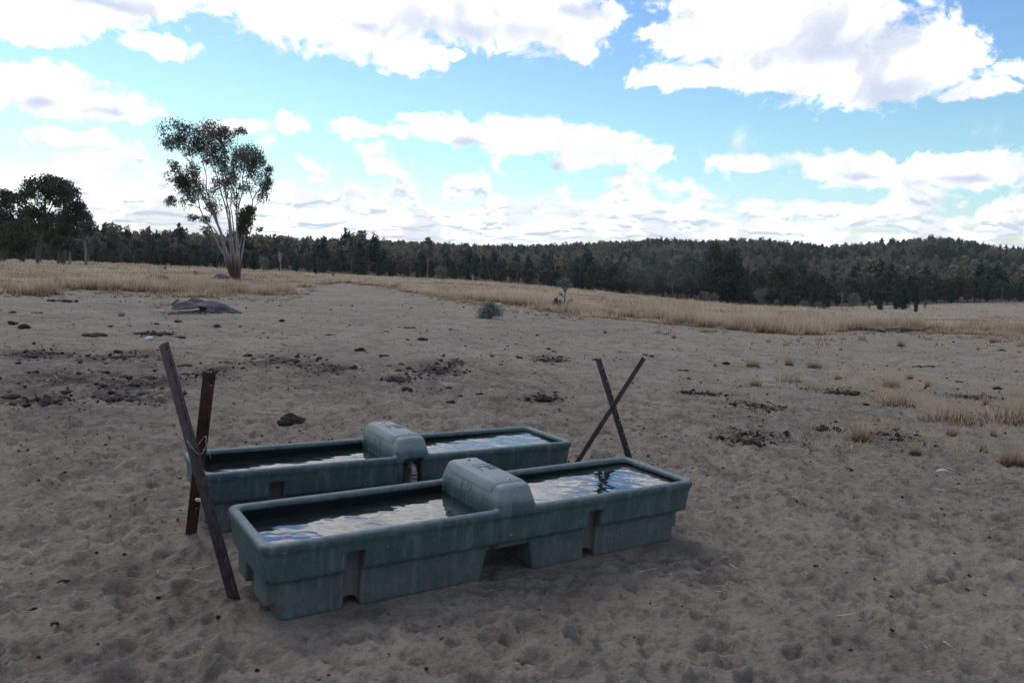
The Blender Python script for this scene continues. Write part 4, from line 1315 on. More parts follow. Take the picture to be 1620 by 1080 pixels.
    x, y = d * np.sin(az), d * np.cos(az); kp = (fbm(x / 1.5, y / 1.5, 103, 3) > .12) & (r.random(n) < sstep(x - .22 * y, .2, 3.0)); x, y, d = x[kp], y[kp], d[kp]; m_ = len(x); nb = 10
    P = np.repeat(np.stack([x, y, zt(x, y)], 1), nb, 0); P[:, :2] += r.normal(0, .09, (m_ * nb, 2))
    V, _, T, tp = blades(r, P, np.repeat(r.uniform(.03, .14, m_), nb) * r.uniform(.5, 1.2, m_ * nb), np.repeat(.004 + .0004 * d, nb), r.uniform(.3, 1.8, m_ * nb))
    Vs.append(V); Ts.append(T + n0); n0 += len(V); tip.append(.35 + .35 * tp); tint.append(np.repeat(r.uniform(0, .5, m_), nb * 3))
    me = mesh_np('dry_grass', np.concatenate(Vs), [np.concatenate(Ts)], [GRASS], False)
    attr(me, 'tint', np.concatenate(tint)); attr(me, 'tip', np.concatenate(tip))
    tag(link('dry_grass', me), 'tall dry straw-coloured grass covering the ground before the forest', 'grass', None, 'stuff')
grass_field()

def tuft_mesh(seed, n, h, rad, lean=.6):
    r = np.random.default_rng(seed)
    aa = r.uniform(0, 6.28, n); qq = np.sqrt(r.random(n)) * rad * 1.7; q = np.stack([np.cos(aa) * qq, np.sin(aa) * qq * .7], 1); P = np.concatenate([q, np.full((n, 1), -.02)], 1)
    hs = h * r.uniform(.4, 1.1, n) * np.exp(-(q[:, 0] / rad) ** 2 * .15)
    V, Q, T, tp = blades(r, P, hs, r.uniform(.006, .013, n), r.uniform(.05, lean, n), .7, 3)
    me = mesh_np('grass_tuft', V, [Q], [TUFT], False)
    attr(me, 'tip', tp); attr(me, 'tint', np.repeat(r.uniform(0, 1, n), 8))
    return me
TUFTS = [tuft_mesh(100 + i, n, .45, rd, ln) for i, (n, rd, ln) in enumerate([(110, .06, .6), (190, .13, .65), (150, .09, .5), (130, .24, .65), (80, .05, .8)])]
TUFT_LIST = [  # px, py (foot), height px, mesh, label or None
    (1362, 698, 46, 0, 'tall spiky dry grass tuft right of the black dung heap'),
    (1415, 640, 34, 3, 'wide pale dry grass clump in the right middle ground'),
    (1508, 668, 46, 3, 'broad straw clump left of the one at the right edge'),
    (1604, 668, 52, 3, 'largest straw grass clump at the right edge'),
    (1604, 736, 40, 2, 'nearest dry grass tuft at the right edge below the largest clump'),
    (1448, 718, 22, 2, 'small brown tuft right of the scattered dung in the right foreground'),
    (1505, 690, 26, 0, 'thin upright tuft in front of the broad straw clump'),
    (1572, 690, 22, 4, 'thin tuft between the broad clump and the right edge'),
    (1555, 714, 28, 4, 'wispy tuft left of the nearest right-edge tuft'),
    (1250, 604, 24, 3, 'low reddish clump below two upright tufts right of the crossed pickets'),
    (1248, 578, 22, 0, 'left upright tuft of two above the low reddish clump'),
    (1288, 582, 20, 1, 'right wider tuft of two above the low reddish clump'),
    (1190, 580, 20, 1, 'low spreading tuft right of the crossed pickets'),
    (1132, 580, 12, 4, 'very small tuft just right of the right picket tops'),
    (1195, 610, 18, 1, 'pale thin tuft below the low spreading one'),
    (1282, 616, 16, 3, 'flat pale straw clump near the dark dung strip'),
    (1468, 612, 18, 4, 'small tuft above the wide pale clump'),
    (1410, 612, 22, 1, 'loose brown tuft just behind the wide pale clump'),
    (1439, 600, 16, 0, 'small upright tuft behind the loose brown tuft'),
    (1326, 600, 10, 2, 'dark little tuft in the bare middle of the right side'),
    (1425, 548, 18, 0, 'single bright tuft below the fallen branch'),
    (1571, 542, 12, 2, 'grey tuft at far right before the grass'),
    (1482, 547, 9, 4, 'left small tuft in the far right scatter'),
    (1548, 554, 10, 4, 'right small tuft in the far right scatter'),
    (1066, 535, 10, 2, 'small greyish tuft on bare ground below the tall grass edge'),
    (957, 527, 12, 0, 'small tuft below the sapling'),
    (1560, 640, 20, 4, 'small tuft between the two biggest straw clumps'),
    (1310, 690, 10, 4, 'short stubble tuft beside the black dung heap'),
    (192, 500, 12, 2, 'grey tuft on bare ground left of the weathered log'),
    (272, 497, 10, 1, 'bright tuft in front of the weathered log'),
    (55, 466, 14, 1, 'left brown tuft in front of the grass at far left'),
    (88, 466, 13, 3, 'right brown tuft in front of the grass at far left'),
]
def tufts():
    r = np.random.default_rng(3)
    for (px, py, hp, mi, lab) in TUFT_LIST:
        p = hit(px, py); d = math.hypot(p[0], p[1]); s = hp / FPX * d / .45 * 1.15
        o = link('grass_tuft', TUFTS[mi]); o.location = p; o.scale = (s, s, s); o.rotation_euler = (0, 0, float(r.uniform(-.5, .5)))
        tag(o, lab, 'grass tuft', 'loose grass tufts on bare ground')
tufts()

# ------------------------------------------------------------------ shrub, sapling, logs
def shrub():
    r = np.random.default_rng(71)
    p = hit(774, 504); d = math.hypot(p[0], p[1]); k = d / FPX; az = math.atan2(p[0], p[1])
    g, t = Geo(), Geo()
    cl = [(0, 0, 12 * k, 15 * k, 12 * k, 9 * k, 1.2), (-11 * k, 0, 8 * k, 9 * k, 9 * k, 7 * k, .7), (12 * k, 0, 9 * k, 9 * k, 9 * k, 8 * k, .8), (2 * k, 0, 24 * k, 6 * k, 6 * k, 8 * k, .35), (-5 * k, 0, 18 * k, 8 * k, 8 * k, 7 * k, .5), (8 * k, 0, 18 * k, 7 * k, 7 * k, 6 * k, .4)]
    subs = foliage(g, r, cl, 1250, .095, sub=20, spread=.36, aspect=.40, droop=-.3, shell=.3)
    for sset in subs:
        for q in sset[:10]: t.tube(bez((r.normal() * .03, r.normal() * .03, -.05), (q[0] * .3, q[1] * .3, q[2] * .6), q, 5), np.linspace(.014, .004, 5), 4, False)
    o = tree_object('grey_shrub', t.mesh('stems', [BARK_GREY]), g.mesh('foliage', [mat_leaf('saltbush_leaf', (.17, .19, .155, 1), (.28, .30, .245, 1), (.24, .24, .19, 1))], False), tuple(p), -az, 1.0, 'low rounded grey-green shrub alone on the bare ground at centre', 'shrub')
    p = hit(893, 491); d = math.hypot(p[0], p[1]); k = d / FPX; az = math.atan2(p[0], p[1])
    g, t = Geo(), Geo()
    cl = [(-3 * k, 0, 46 * k, 10 * k, 10 * k, 7 * k, 1.1), (2 * k, 0, 38 * k, 8 * k, 8 * k, 6 * k, .7), (-9 * k, 0, 40 * k, 6 * k, 6 * k, 6 * k, .5), (5 * k, 0, 45 * k, 6 * k, 6 * k, 5 * k, .4), (-7 * k, 0, 27 * k, 4 * k, 4 * k, 4 * k, .15)]
    subs = foliage(g, r, cl, 300, .12, sub=9, spread=.28, aspect=.42, droop=.5)
    t.tube(wob(bez((0, 0, -.1), (.02, 0, 20 * k), (-2 * k, 0, 46 * k), 8), r, .015), np.linspace(.05, .015, 8), 6)
    for s_, c in zip(subs, cl):
        for q in s_[:6]: t.tube(bez((0, 0, c[2] - 9 * k), (q[0] * .4, q[1] * .4, c[2] - 3 * k), q, 4), [.018, .014, .01, .005], 4, False)
    gl = Geo(); foliage(gl, r, [(-12 * k, 0, 14 * k, 6 * k, 6 * k, 5 * k, 1), (-5 * k, 0, 10 * k, 6 * k, 6 * k, 5 * k, .8), (7 * k, 0, 12 * k, 6 * k, 5 * k, 5 * k, .6)], 420, .11, sub=12, spread=.26, droop=-.1)
    tree_object('young_sapling', t.mesh('trunk', [BARK_DARK]), g.mesh('crown', [LEAF_GREY], False), tuple(p), -az, 1.0, 'slender sapling with small grey-green crown before the tall grass', 'tree', None, [('basal_shoots', gl.mesh('basal_shoots', [LEAF_MIS], False))])
    # dead pale sapling at the forest foot
    p = at_dist(747, 165); g = Geo(); h = 15 / FPX * 165
    g.tube(wob([(0, 0, -.1), (0, 0, h * .5), (-.1, 0, h)], r, .03), [.07, .05, .02], 5)
    for a, b_ in ((-.5, .9), (.45, .8), (.3, .6)): g.tube([(0, 0, h * .45), (a * .6, 0, h * .65), (a, .1, h * b_)], [.035, .025, .012], 4)
    o = link('dead_sapling', g.mesh('dead_sapling', [STICK])); o.location = p; tag(o, 'small bleached dead sapling at the forest foot near centre', 'tree')
shrub()

def log_body(path, rad, r, sides=20, rough=.22, flat=.8):
    path = np.array(path, float); n = len(path); T = np.gradient(path, axis=0); T /= np.linalg.norm(T, axis=1)[:, None]
    V = []
    ph = r.uniform(0, 6.28, 5)
    for i in range(n):
        sd = np.cross(T[i], (0, 0, 1)); sd /= np.linalg.norm(sd); up = np.cross(sd, T[i])
        for j in range(sides):
            a = 2 * math.pi * j / sides
            q = 1 + rough * (math.sin(3 * a + ph[0] + i * .3) * .5 + math.sin(7 * a + ph[1] - i * .21) * .35 + math.sin(11 * a + ph[2] + i * .5) * .25) + .08 * r.normal() * .5
            V.append(path[i] + rad[i] * q * (math.cos(a) * sd + math.sin(a) * up * flat))
    Q = [(i * sides + j, i * sides + (j + 1) % sides, (i + 1) * sides + (j + 1) % sides, (i + 1) * sides + j) for i in range(n - 1) for j in range(sides)]
    V = V + [path[0], path[-1]]; b0, b1 = len(V) - 2, len(V) - 1
    T3 = [(b0, (j + 1) % sides, j) for j in range(sides)] + [(b1, (n - 1) * sides + j, (n - 1) * sides + (j + 1) % sides) for j in range(sides)]
    return np.array(V), np.array(Q), np.array(T3)

def logs():
    r = np.random.default_rng(81)
    pl, pr = hit(268, 493), hit(388, 497); d = math.hypot(*pl[:2]); k = d / FPX
    ax = pr - pl; L = np.linalg.norm(ax); ux = ax / L; yb = np.array([-ux[1], ux[0], 0]) * .35
    root = link('fallen_log', None); c = (pl + pr) / 2; root.location = c
    tag(root, 'grey weathered half-buried log with a hollow, lying left of centre below the lone gum', 'log')
    def P(s, z, dy=0.0): return pl + ux * s * L + yb + np.array([-ux[1], ux[0], 0]) * dy + np.array([0, 0, z]) - c
    zs = [(.02, .0, .13), (.08, .06, .20), (.18, .09, .27), (.3, .08, .28), (.4, .09, .27), (.5, .10, .28), (.6, .08, .26), (.7, .04, .23), (.8, .0, .18), (.9, -.04, .12), (.98, -.06, .06)]
    ss = np.linspace(.02, .98, 34)
    path = [P(s, np.interp(s, [a for a, _, _ in zs], [b_ for _, b_, _ in zs])) for s in ss]; rad = [np.interp(s, [a for a, _, _ in zs], [q for _, _, q in zs]) for s in ss]
    V, Q, T = log_body(path, rad, r, 26); g = Geo(); g.add(V, Q, T); link('trunk', g.mesh('log_trunk', [WOOD_OLD]), root)
    g = Geo(); V, Q, T = log_body([P(.0, .18, -.1), P(.04, .26, -.05), P(.09, .34, 0)], [.03, .05, .04], r, 8); g.add(V, Q, T)
    V, Q, T = log_body([P(.20, .24, -.05), P(.27, .33, -.02), P(.36, .31, .05), P(.42, .27, .1)], [.08, .11, .10, .05], r, 10); g.add(V, Q, T)
    link('branch_stub', g.mesh('branch_stub', [WOOD_OLD]), root)
    g = Geo()
    hv = [P(.42 + .06 * math.cos(a) + .02 * r.normal(),   .12 + .07 * math.sin(a), -.30 - .02 * abs(math.sin(a))) for a in np.linspace(0, 6.28, 11)[:-1]]
    g.add(np.array(hv + [P(.42, .18, -.30)]), (), [(10, i, (i + 1) % 10) for i in range(10)])
    link('hollow', g.mesh('hollow', [mat_simple('hollow_shade', [(.012, .011, .01, 1), (.02, .018, .016, 1)], 20.0)]), root)  # flat disc on the log, its near-black colour paints the hollow's inner shade
    # bleached stick in front
    q = [hit(240, 493), hit(280, 495), hit(310, 494.5), hit(335, 493), hit(350, 489)]
    pts = np.array([q[0], q[1], q[2], q[3], q[3] + (q[4] - q[3]) * .4]) + np.array([[0, -.15, .04], [0, -.2, .06], [0, -.25, .09], [0, -.25, .12], [0, -.2, .22]]); c2 = pts[0]
    g = Geo(); g.tube(wob(np.concatenate([bez(pts[i], (pts[i] + pts[i + 1]) / 2, pts[i + 1], 4)[:3] for i in range(4)] + [[pts[4]]]) - c2, r, .01), np.linspace(.016, .036, 13), 7)
    o = link('bleached_branch', g.mesh('bleached_branch', [STICK])); o.location = c2; tag(o, 'long bleached branch lying in front of the weathered log', 'branch')
    # dark fallen branch on the right
    a, b_ = hit(1368, 525), hit(1462, 527); dd = math.hypot(*a[:2]); c3 = (a + b_) / 2; root = link('fallen_branch', None); root.location = c3
    tag(root, 'dark twisted fallen branch at the grass edge on the right', 'branch')
    e = b_ - a
    V, Q, T = log_body(wob([a + e * s - c3 + np.array([0, 0, .10 + .06 * math.sin(9 * s)]) for s in np.linspace(0, 1, 22)], r, .05), np.interp(np.linspace(0, 1, 22), [0, .5, 1], [.05, .075, .03]), r, 8)
    g = Geo(); g.add(V, Q, T); link('limb', g.mesh('limb', [WOOD_DK]), root)
    for s, vx, vz in ((.12, -.5, .05), (.35, .7, .10), (.6, .55, .04), (.8, -.6, .06), (.97, .35, .22)):
        p = a + e * s - c3 + np.array([0, 0, .12]); g = Geo()
        g.tube(wob(bez(p, p + np.array([vx * .5, -.1, vz * .3]), p + np.array([vx, -.15, vz]), 6), r, .02), np.linspace(.04, .012, 6), 6); link('twig', g.mesh('twig', [WOOD_DK]), root)
    # low grey log and boulder-like stump in the grass by the lone gum
    for (x0, y0, x1, y1, rr, lab) in ((228, 447, 268, 445, .20, 'low grey log half hidden in grass far left of the lone gum'), (338, 443, 362, 443, .26, 'short grey log in the grass at the foot of the lone gum')):
        a, b_ = hit(x0, y0), hit(x1, y1); c4 = (a + b_) / 2; e = b_ - a
        V, Q, T = log_body([a + e * s - c4 + np.array([0, 0, .12 + .1 * math.sin(math.pi * s)]) for s in np.linspace(0, 1, 14)], rr * np.interp(np.linspace(0, 1, 14), [0, .3, .7, 1], [.5, 1, .9, .4]), r, 14)
        g = Geo(); g.add(V, Q, T); o = link('grey_log', g.mesh('grey_log', [WOOD_OLD])); o.location = c4; tag(o, lab, 'log')
WOOD_DK = mat_simple('dark_dead_wood', [(.05, .045, .045, 1), (.10, .09, .09, 1)], 14.0, .95, .8, .02)
logs()

# ------------------------------------------------------------------ dung
def ico(sub):
    bm = bmesh.new(); bmesh.ops.create_icosphere(bm, subdivisions=sub, radius=1.0)
    V = np.array([v.co[:] for v in bm.verts]); F = np.array([[v.index for v in f.verts] for f in bm.faces]); bm.free(); return V, F
I2, I1, I3 = ico(2), ico(1), ico(3)
def lump(r, c, s, base=I2, amp=.22):
    V = base[0].copy(); q = np.zeros(len(V))
    for _ in range(5):
        kv = r.normal(size=3) * r.uniform(1.5, 4.0); q += np.sin(V @ kv + r.uniform(0, 6.28)) / 5
    V *= (1 + amp * q * 2)[:, None]
    return V * np.array(s) + np.array(c), base[1]
def dung_mesh(kind, seed):
    """about one metre wide before scaling"""
    r = np.random.default_rng(seed); g = Geo()
    if kind == 'clod':
        for i in range(int(r.integers(5, 9))):
            a = r.uniform(0, 6.28); q = 0 if i == 0 else r.uniform(.2, .38); s = r.uniform(.10, .22) if i else .28
            V, T = lump(r, (math.cos(a) * q, math.sin(a) * q, s * .5), (s * 1.1, s, s * .55), I2, .38); g.add(V, (), T)
    elif kind == 'pat':
        V, T = lump(r, (0, 0, .02), (.46, .40, .10), I3, .14); g.add(V, (), T)
        for i in range(5):
            a = r.uniform(0, 6.28); q = r.uniform(.05, .28); s = r.uniform(.08, .16); V, T = lump(r, (math.cos(a) * q, math.sin(a) * q, .07), (s * 1.3, s, s * .5)); g.add(V, (), T)
    elif kind == 'heap':
        for (q, h, s) in ((0, .05, .44), (.04, .12, .33), (-.03, .20, .22)):
            V, T = lump(r, (q, 0, h), (s, s * .85, .11), I3, .12); g.add(V, (), T)
        for i in range(7):
            a = r.uniform(0, 6.28); s = r.uniform(.10, .16); V, T = lump(r, (math.cos(a) * .36, math.sin(a) * .32, .05), (s, s, s * .65)); g.add(V, (), T)
    elif kind == 'strip':
        for i in range(11):
            x = -.48 + .096 * i + r.normal() * .02; s = r.uniform(.045, .095); V, T = lump(r, (x, r.normal() * .07, s * .35), (s * 1.2, s, s * .7)); g.add(V, (), T)
    return g.mesh('dung_' + kind, [DUNG], True, False)
DM = {k: [dung_mesh(k, 200 + 10 * i + j) for j in range(3)] for i, k in enumerate(('clod', 'pat', 'heap', 'strip'))}
AREA = {'L': 'small dark dung lump on the bare ground left of the leaning pickets', 'B': 'small dark dung lump strewn between the leaning pickets and the grey shrub',
        'C': 'small dark dung lump in the scatter behind the far trough', 'R': 'small dark dung lump between the crossed pickets and the right-hand grass tufts', 'F': 'small brown dung crumb on the trampled sand at lower left'}
DUNG_LIST = [
    (460,673,48,'heap','large layered dung heap behind the far trough, nearest of all heaps'),
    (859,634,30,'heap','black dung heap between the trough lids and the crossed pickets'),
    (1302,680,24,'heap','blackest dung heap right of the troughs beside the tall grass tuft'), (1323,681,16,'clod','black lump touching the blackest dung heap on the right'),
    (150,532,36,'pat','long flat dung pat alone on the left ground'), (38,520,20,'clod','right lump of the two dung lumps at far left'), (18,515,14,'clod','left lump of the two dung lumps at far left'),
    (51,496,22,'strip','dung strip far left above the two dung lumps'), (242,531,46,'strip','long broken dung strip left of the tall picket top'), (284,535,20,'pat','dark pat at the right end of the long broken strip'),
    (98,478,34,'strip','thin dark strip of dung at far left near the grass'),
    (643,519,26,'strip','dark dung lump with a tail at upper centre'), (571,556,17,'clod','single dung lump left of centre'), (519,531,16,'pat','small pat upper left of centre'),
    (643,619,20,'clod','double dung lump behind the far trough lid'), (760,627,14,'clod','round dung lump above the near trough lid'), (710,576,30,'pat','wide flat dung pat at centre'),
    (1461,581,34,'strip','row of dark dung lumps on the far right ground'), (1107,625,44,'strip','thin flat dung strip right of the crossed pickets'), (1536,630,40,'strip','flat dung strip among the right-hand grass clumps'),
    (1333,624,50,'strip','broad broken dung strip left of the wide grass clump'), (1203,648,44,'strip','scattered dung strip right of the crossed pickets, nearer one'), (1394,689,24,'pat','flat dung pat right of the tall spiky tuft'),
    (1436,695,20,'pat','flat dung pat left of the small brown tuft'), (1080,588,18,'strip','short dung strip near the dark picket top'),
    (460,573,30,'pat','broad crumbled pat left of centre'), (446,510,12,'clod','dung lump with a trail at upper left'),
    (393,565,17,'clod','dung lump right of the red rusty picket'), (200,598,22,'pat','crumbled pat left of the tall picket, left one'), (233,599,24,'pat','crumbled pat left of the tall picket, right one'),
    (196,567,28,'strip','flat strip left of the tall picket top, right one'), (77,559,32,'strip','flat strip left of the tall picket top, left one'), (292,580,24,'pat','crumbled pat between the two left pickets'),
    (17,627,26,'pat','flat pat at the left edge'), (105,624,20,'pat','flat pat right of the one at the left edge'), (225,626,22,'pat','flat pat just left of the leaning picket'),
]
SMALL = {'L': [(20,496,8),(247,514,8),(280,511,10),(202,513,6),(176,518,8),(185,559,13),(46,566,24),(57,592,12),(94,601,10),(120,584,7),(199,584,5),(213,611,18),(68,643,18),(179,638,10),(212,671,13),(30,575,9),(140,612,10),(160,590,8),(118,560,10),(10,548,7),(250,615,10),(85,640,8),(140,566,9)],
         'B': [(343,518,14),(429,549,10),(361,575,12),(349,574,6),(293,593,18),(349,606,7),(485,552,4),(428,575,16),(511,583,14),(506,568,10),(530,588,12),(543,587,7),(559,584,12),(608,565,20),(668,539,14),(644,539,8),(639,501,7),(612,526,10),(380,518,6),(400,522,5),(330,546,6),(484,583,8),(440,582,10),(470,566,9)],
         'C': [(615,580,11),(634,577,8),(631,588,13),(647,585,10),(655,589,10),(664,595,9),(687,586,9),(704,584,10),(721,594,12),(735,591,7),(696,592,12),(710,614,10),(746,620,6),(729,629,9),(834,632,9),(870,631,14),(881,633,9),(715,640,14),(631,603,18),(778,565,9),(793,578,6),(845,573,7),(868,554,10),(876,557,8),(883,574,12),(859,572,10),(850,532,7),(820,567,12),(755,568,4)],
         'R': [(943,572,12),(965,595,7),(1031,566,10),(1020,563,7),(1122,572,10),(1149,577,12),(1585,556,10),(1613,558,6),(1240,648,8),(1391,665,9),(1416,684,9),(1410,700,10),(1386,674,8),(1191,692,13),(1341,743,18),(1517,605,12),(1578,616,12),(1325,599,12),(1215,652,8),(1190,646,7),(1370,640,8),(1090,600,8),(1170,640,6),(1450,690,8),(1480,706,7)],
         'F': [(92,729,8),(100,925,18),(37,933,10),(185,906,14),(250,944,10),(212,975,11),(88,994,13),(118,1005,10),(53,961,10),(153,875,8),(197,882,8),(244,900,10),(60,1040,9),(20,880,7),(1290,905,6),(1410,1000,7),(700,1010,6),(1530,930,7)]}
def rel_labels():
    out = {}
    marks = [(x, y, lab) for (x, y, w, k_, lab) in DUNG_LIST if len(lab.split()) <= 9]
    for (x, y, hp, mi, lab) in TUFT_LIST:
        if len(lab.split()) <= 9: marks.append((x, y, lab))
    marks += [(893, 491, 'slender sapling'), (774, 504, 'low rounded grey-green shrub'), (1020, 575, 'dark picket top'), (946, 575, 'grey-brown picket top'), (257, 550, 'tall left picket top'), (331, 595, 'red picket top'),
              (371, 957, 'foot of the tall left picket'), (301, 852, 'foot of the red picket'), (1097, 753, 'right end of the near trough'), (700, 960, 'near trough front'), (1491, 746, 'white stone'), (0, 900, 'left edge of the sand')]
    allp = [(k_, x, y, w) for k_, l_ in SMALL.items() for (x, y, w) in l_]
    bins = {}
    for (k_, x, y, w) in allp:
        q = min(marks, key=lambda m_: ((m_[0] - x) / 1.0) ** 2 + ((m_[1] - y) * 2.2) ** 2)
        dx, dy = x - q[0], (y - q[1]) * 2.2
        dr_ = ('right of' if dx > 0 else 'left of') if abs(dx) >= abs(dy) else ('in front of' if dy > 0 else 'behind')
        bins.setdefault((dr_, q[2]), []).append((math.hypot(dx, dy), k_, x, y, w))
    ORD = ['nearest', 'second', 'third', 'fourth', 'fifth', 'sixth', 'seventh', 'eighth', 'ninth', 'tenth']
    for (dr_, m_), l_ in bins.items():
        l_.sort()
        for i, (_, k_, x, y, w) in enumerate(l_):
            out[(x, y)] = (ORD[min(i, 9)] + ' ' if len(l_) > 1 else '') + 'dung lump ' + dr_ + ' the ' + m_
    return out

def dung():
    RL = rel_labels()
    r = np.random.default_rng(91)
    def put(px, py, w, kind, lab, grp):
        p = hit(px, py - 1.0); d = math.hypot(p[0], p[1]); s = w / FPX * d * (1.0 if kind != 'clod' else 1.15)
        o = link('dung_' + kind, DM[kind][int(r.integers(0, 3))]); o.location = (p[0], p[1], p[2] + float(relief(p[:1], p[1:2])[0]) - .004)
        zs = 1.0 if kind in ('clod', 'heap') else .9
        s = max(s, .03); o.scale = (s, s * (1.0 if kind != 'strip' else 1.5), s * zs)
        o.rotation_euler = (0, 0, float(r.uniform(-.35, .35) if kind == 'strip' else r.uniform(0, 6.28)))
        tag(o, lab, 'dung', grp)
    for (px, py, w, kind, lab) in DUNG_LIST: put(px, py, w, kind, lab, 'larger dung pats and heaps')
    for key, lst in SMALL.items():
        for (px, py, w) in lst: put(px, py, w, 'clod' if w < 15 and r.random() < .75 else 'pat', RL[(px, py)], {'L': 'dung lumps on the left ground', 'B': 'dung lumps behind the pickets', 'C': 'dung lumps behind the far trough', 'R': 'dung lumps on the right ground', 'F': 'dung crumbs on the sand'}[key])
dung()

def crumbs():
    """loose crumbled dung, twigs and clods, far too many to count"""
    r = np.random.default_rng(95); g = Geo()
    O = np.array([(1, 0, 0), (-1, 0, 0), (0, 1, 0), (0, -1, 0), (0, 0, 1), (0, 0, -1)], float)
    T = np.array([(0, 2, 4), (2, 1, 4), (1, 3, 4), (3, 0, 4), (2, 0, 5), (1, 2, 5), (3, 1, 5), (0, 3, 5)])
    P = []
    for (px, py, wx, wy) in DUNG_PATCH:
        p = hit(px, py); q = hit(px + wx, py); s = hit(px, py + wy); s2 = hit(px, py - wy)
        n = 170; P.append(np.stack([p[0] + r.normal(0, .6, n) * abs(q[0] - p[0]), p[1] + r.normal(0, .6, n) * abs(s2[1] - s[1]) / 2, np.clip(np.exp(r.normal(-4.7, .75, n)), .003, .05)], 1))
    n = 15000; az = r.uniform(-.68, .68, n); d = np.exp(r.uniform(math.log(2.6), math.log(36), n)); kq = (d > 6) | (r.random(n) < .12); az, d = az[kq], d[kq]; n = len(d)
    P.append(np.stack([d * np.sin(az), d * np.cos(az), np.minimum(np.exp(r.normal(-5.35, .65, n)) * (.55 + .06 * d), .007 + .0016 * d)], 1))
    P = np.concatenate(P); w, _ = foot(P[:, 0], P[:, 1]); P = P[w < .8]
    z = zt(P[:, 0], P[:, 1]) + relief(P[:, 0], P[:, 1]); n = len(P)
    s = P[:, 2]
    V = (O[None] * (s[:, None, None] * r.uniform(.6, 1.4, (n, 6, 1)) * np.array([1, 1, .6])))
    a = r.uniform(0, 6.28, n); c, sn = np.cos(a)[:, None], np.sin(a)[:, None]
    V = np.stack([V[..., 0] * c - V[..., 1] * sn, V[..., 0] * sn + V[..., 1] * c, V[..., 2]], -1) + np.stack([P[:, 0], P[:, 1], z + s * .25], 1)[:, None]
    TT = (T[None] + (np.arange(n) * 6)[:, None, None]).reshape(-1, 3)
    me = mesh_np('dung_crumbs', V.reshape(-1, 3), [TT], [DUNG], False)
    tag(link('dung_crumbs', me), 'crumbled dung and dark clods sprinkled over the bare ground', 'crumbs', None, 'stuff')
    # straw litter, mostly on the right
    n = 5200; az = r.uniform(-.68, .70, n); d = np.exp(r.uniform(math.log(4.0), math.log(32), n))
    x, y = d * np.sin(az), d * np.cos(az)
    pr = np.clip(.12 + .9 * sstep(x - .28 * y, -.2, 3.0) * sstep(d, 6, 10) + .3 * fbm(x / 1.2, y / 1.2, 55, 3), 0, 1)
    k = (r.random(n) < pr) & (foot(x, y)[0] < .3); x, y, d = x[k], y[k], d[k]; n = len(x)
    z = zt(x, y) + relief(x, y) + .006
    a = r.uniform(0, 6.28, n); L = r.uniform(.03, .12, n) * (1 + d * .03); wd = .0022 + .00045 * d
    dx, dy = np.cos(a) * L, np.sin(a) * L; lift = r.uniform(0, .5, n) * L * .4
    V = np.stack([np.stack([x, y, z], 1), np.stack([x - np.sin(a) * wd, y + np.cos(a) * wd, z + .003], 1), np.stack([x + dx, y + dy, z + lift + .004], 1)], 1).reshape(-1, 3)
    me = mesh_np('straw_litter', V, [np.arange(3 * n).reshape(n, 3)], [GRASS], False)
    attr(me, 'tint', np.repeat(r.uniform(0, 1, n), 3)); attr(me, 'tip', np.ones(3 * n))
    tag(link('straw_litter', me), 'broken bits of dry straw lying on the bare ground', 'straw', None, 'stuff')
    for (px, py, w, lab) in ((1491, 746, 14, 'white stone on the sand at lower right'), (480, 494, 8, 'pale stone on the bare ground left of centre'), (236, 537, 14, 'thin pale bone fragment left of the tall picket')):
        p = hit(px, py); d = math.hypot(*p[:2]); s = w / FPX * d / 2; g = Geo(); V, T = lump(r, (0, 0, .2 * s), (s, s * .6, s * .45)); g.add(V, (), T)
        o = link('pale_stone', g.mesh('pale_stone', [PALE], True, False)); o.location = p; tag(o, lab, 'stone')
crumbs()

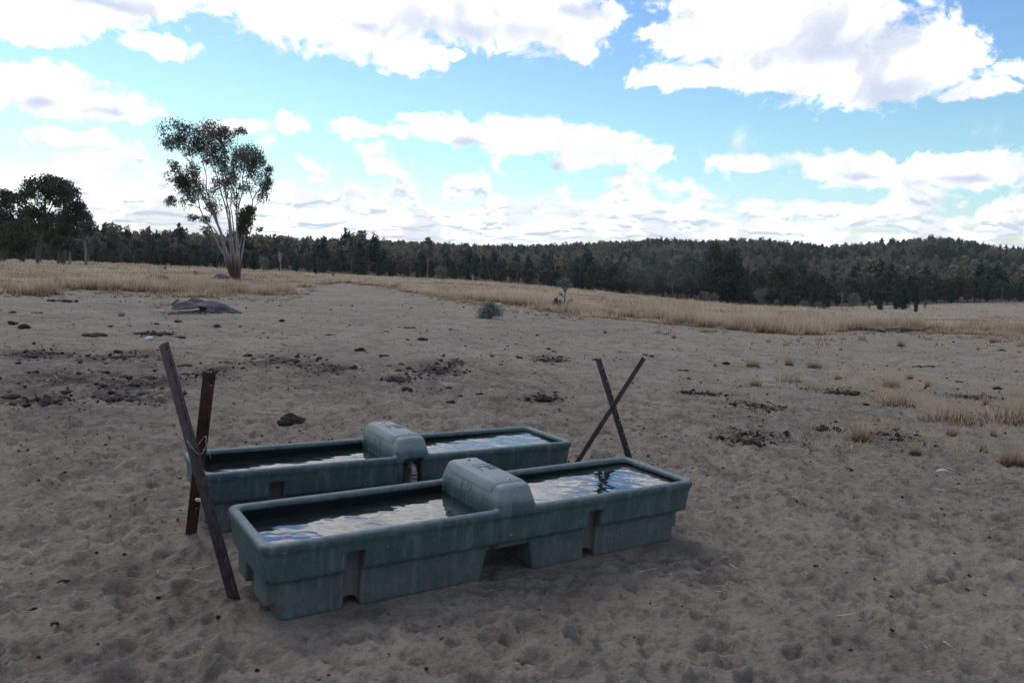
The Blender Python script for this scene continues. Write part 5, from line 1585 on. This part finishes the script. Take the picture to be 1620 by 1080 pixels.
# ------------------------------------------------------------------ drifting dust before the forest
def dust():
    p = at_dist(1040, 188); V, F = I3
    g = Geo(); g.add(V * np.array([15.0, 6.0, 10.0]), (), F)
    m = bpy.data.materials.new('dust_air'); m.use_nodes = True; m.node_tree.nodes.clear(); b = NB(m.node_tree)
    out = b.n('ShaderNodeOutputMaterial'); pv = b.n('ShaderNodeVolumePrincipled')
    pv.inputs['Color'].default_value = (.75, .74, .74, 1); pv.inputs['Anisotropy'].default_value = .2
    P = b.n('ShaderNodeTexCoord').outputs['Object']
    ln = b.v('LENGTH', b.v('MULTIPLY', P, (1 / 15.0, 1 / 6.0, 1 / 10.0)), out='v')
    q = b.m('MULTIPLY', b.m('SUBTRACT', 1.0, b.ss(ln, .1, 1.0)), b.ss(b.noise(P, .16, 3, .5), .25, .75))
    b.put(pv.inputs['Density'], b.m('MULTIPLY', q, .016)); b.put(out.inputs['Volume'], pv.outputs[0])
    o = link('dust_haze', g.mesh('dust_haze', [m], True, False)); o.location = (p[0], p[1], p[2] + 8.0)
    tag(o, 'faint grey dust hanging before the forest right of centre', 'dust', None, 'stuff')
dust()

# thin dry-season haze over the whole place
def haze():
    V, Q = box_geo((-3200, -3200, -120.0), (3200, 3200, 75.0))
    m = bpy.data.materials.new('haze_air'); m.use_nodes = True; m.node_tree.nodes.clear(); b = NB(m.node_tree)
    out = b.n('ShaderNodeOutputMaterial'); pv = b.n('ShaderNodeVolumePrincipled')
    pv.inputs['Color'].default_value = (.86, .87, .88, 1); pv.inputs['Density'].default_value = .00010
    b.put(out.inputs['Volume'], pv.outputs[0])
    tag(link('haze', mesh_np('haze', V, [Q], [m], False)), 'thin pale haze in the air over the whole plain', 'haze', None, 'stuff')
haze()

def ordinals():
    by = {}
    for o in C.objects:
        if o.parent is None and o.get('label') and o.get('group', '').endswith('in the forest edge'): by.setdefault(o['label'], []).append(o)
    ORD = ['leftmost', 'second', 'third', 'fourth', 'fifth', 'sixth', 'seventh', 'eighth', 'ninth', 'tenth', 'eleventh', 'twelfth', 'thirteenth', 'fourteenth']
    for lab, l_ in by.items():
        if len(l_) < 2: continue
        l_.sort(key=lambda o: math.atan2(o.location[0], o.location[1]))
        for i, o in enumerate(l_):
            w = (ORD[i] + ' ' + lab) if i == 0 else (ORD[min(i, 13)] + ' ' + lab.replace(', ', ' from left, ', 1))
            if len(w.split()) > 16: w = w.replace('forest ', '').replace(' the ', ' ')
            if len(w.split()) <= 16: o['label'] = w
ordinals()
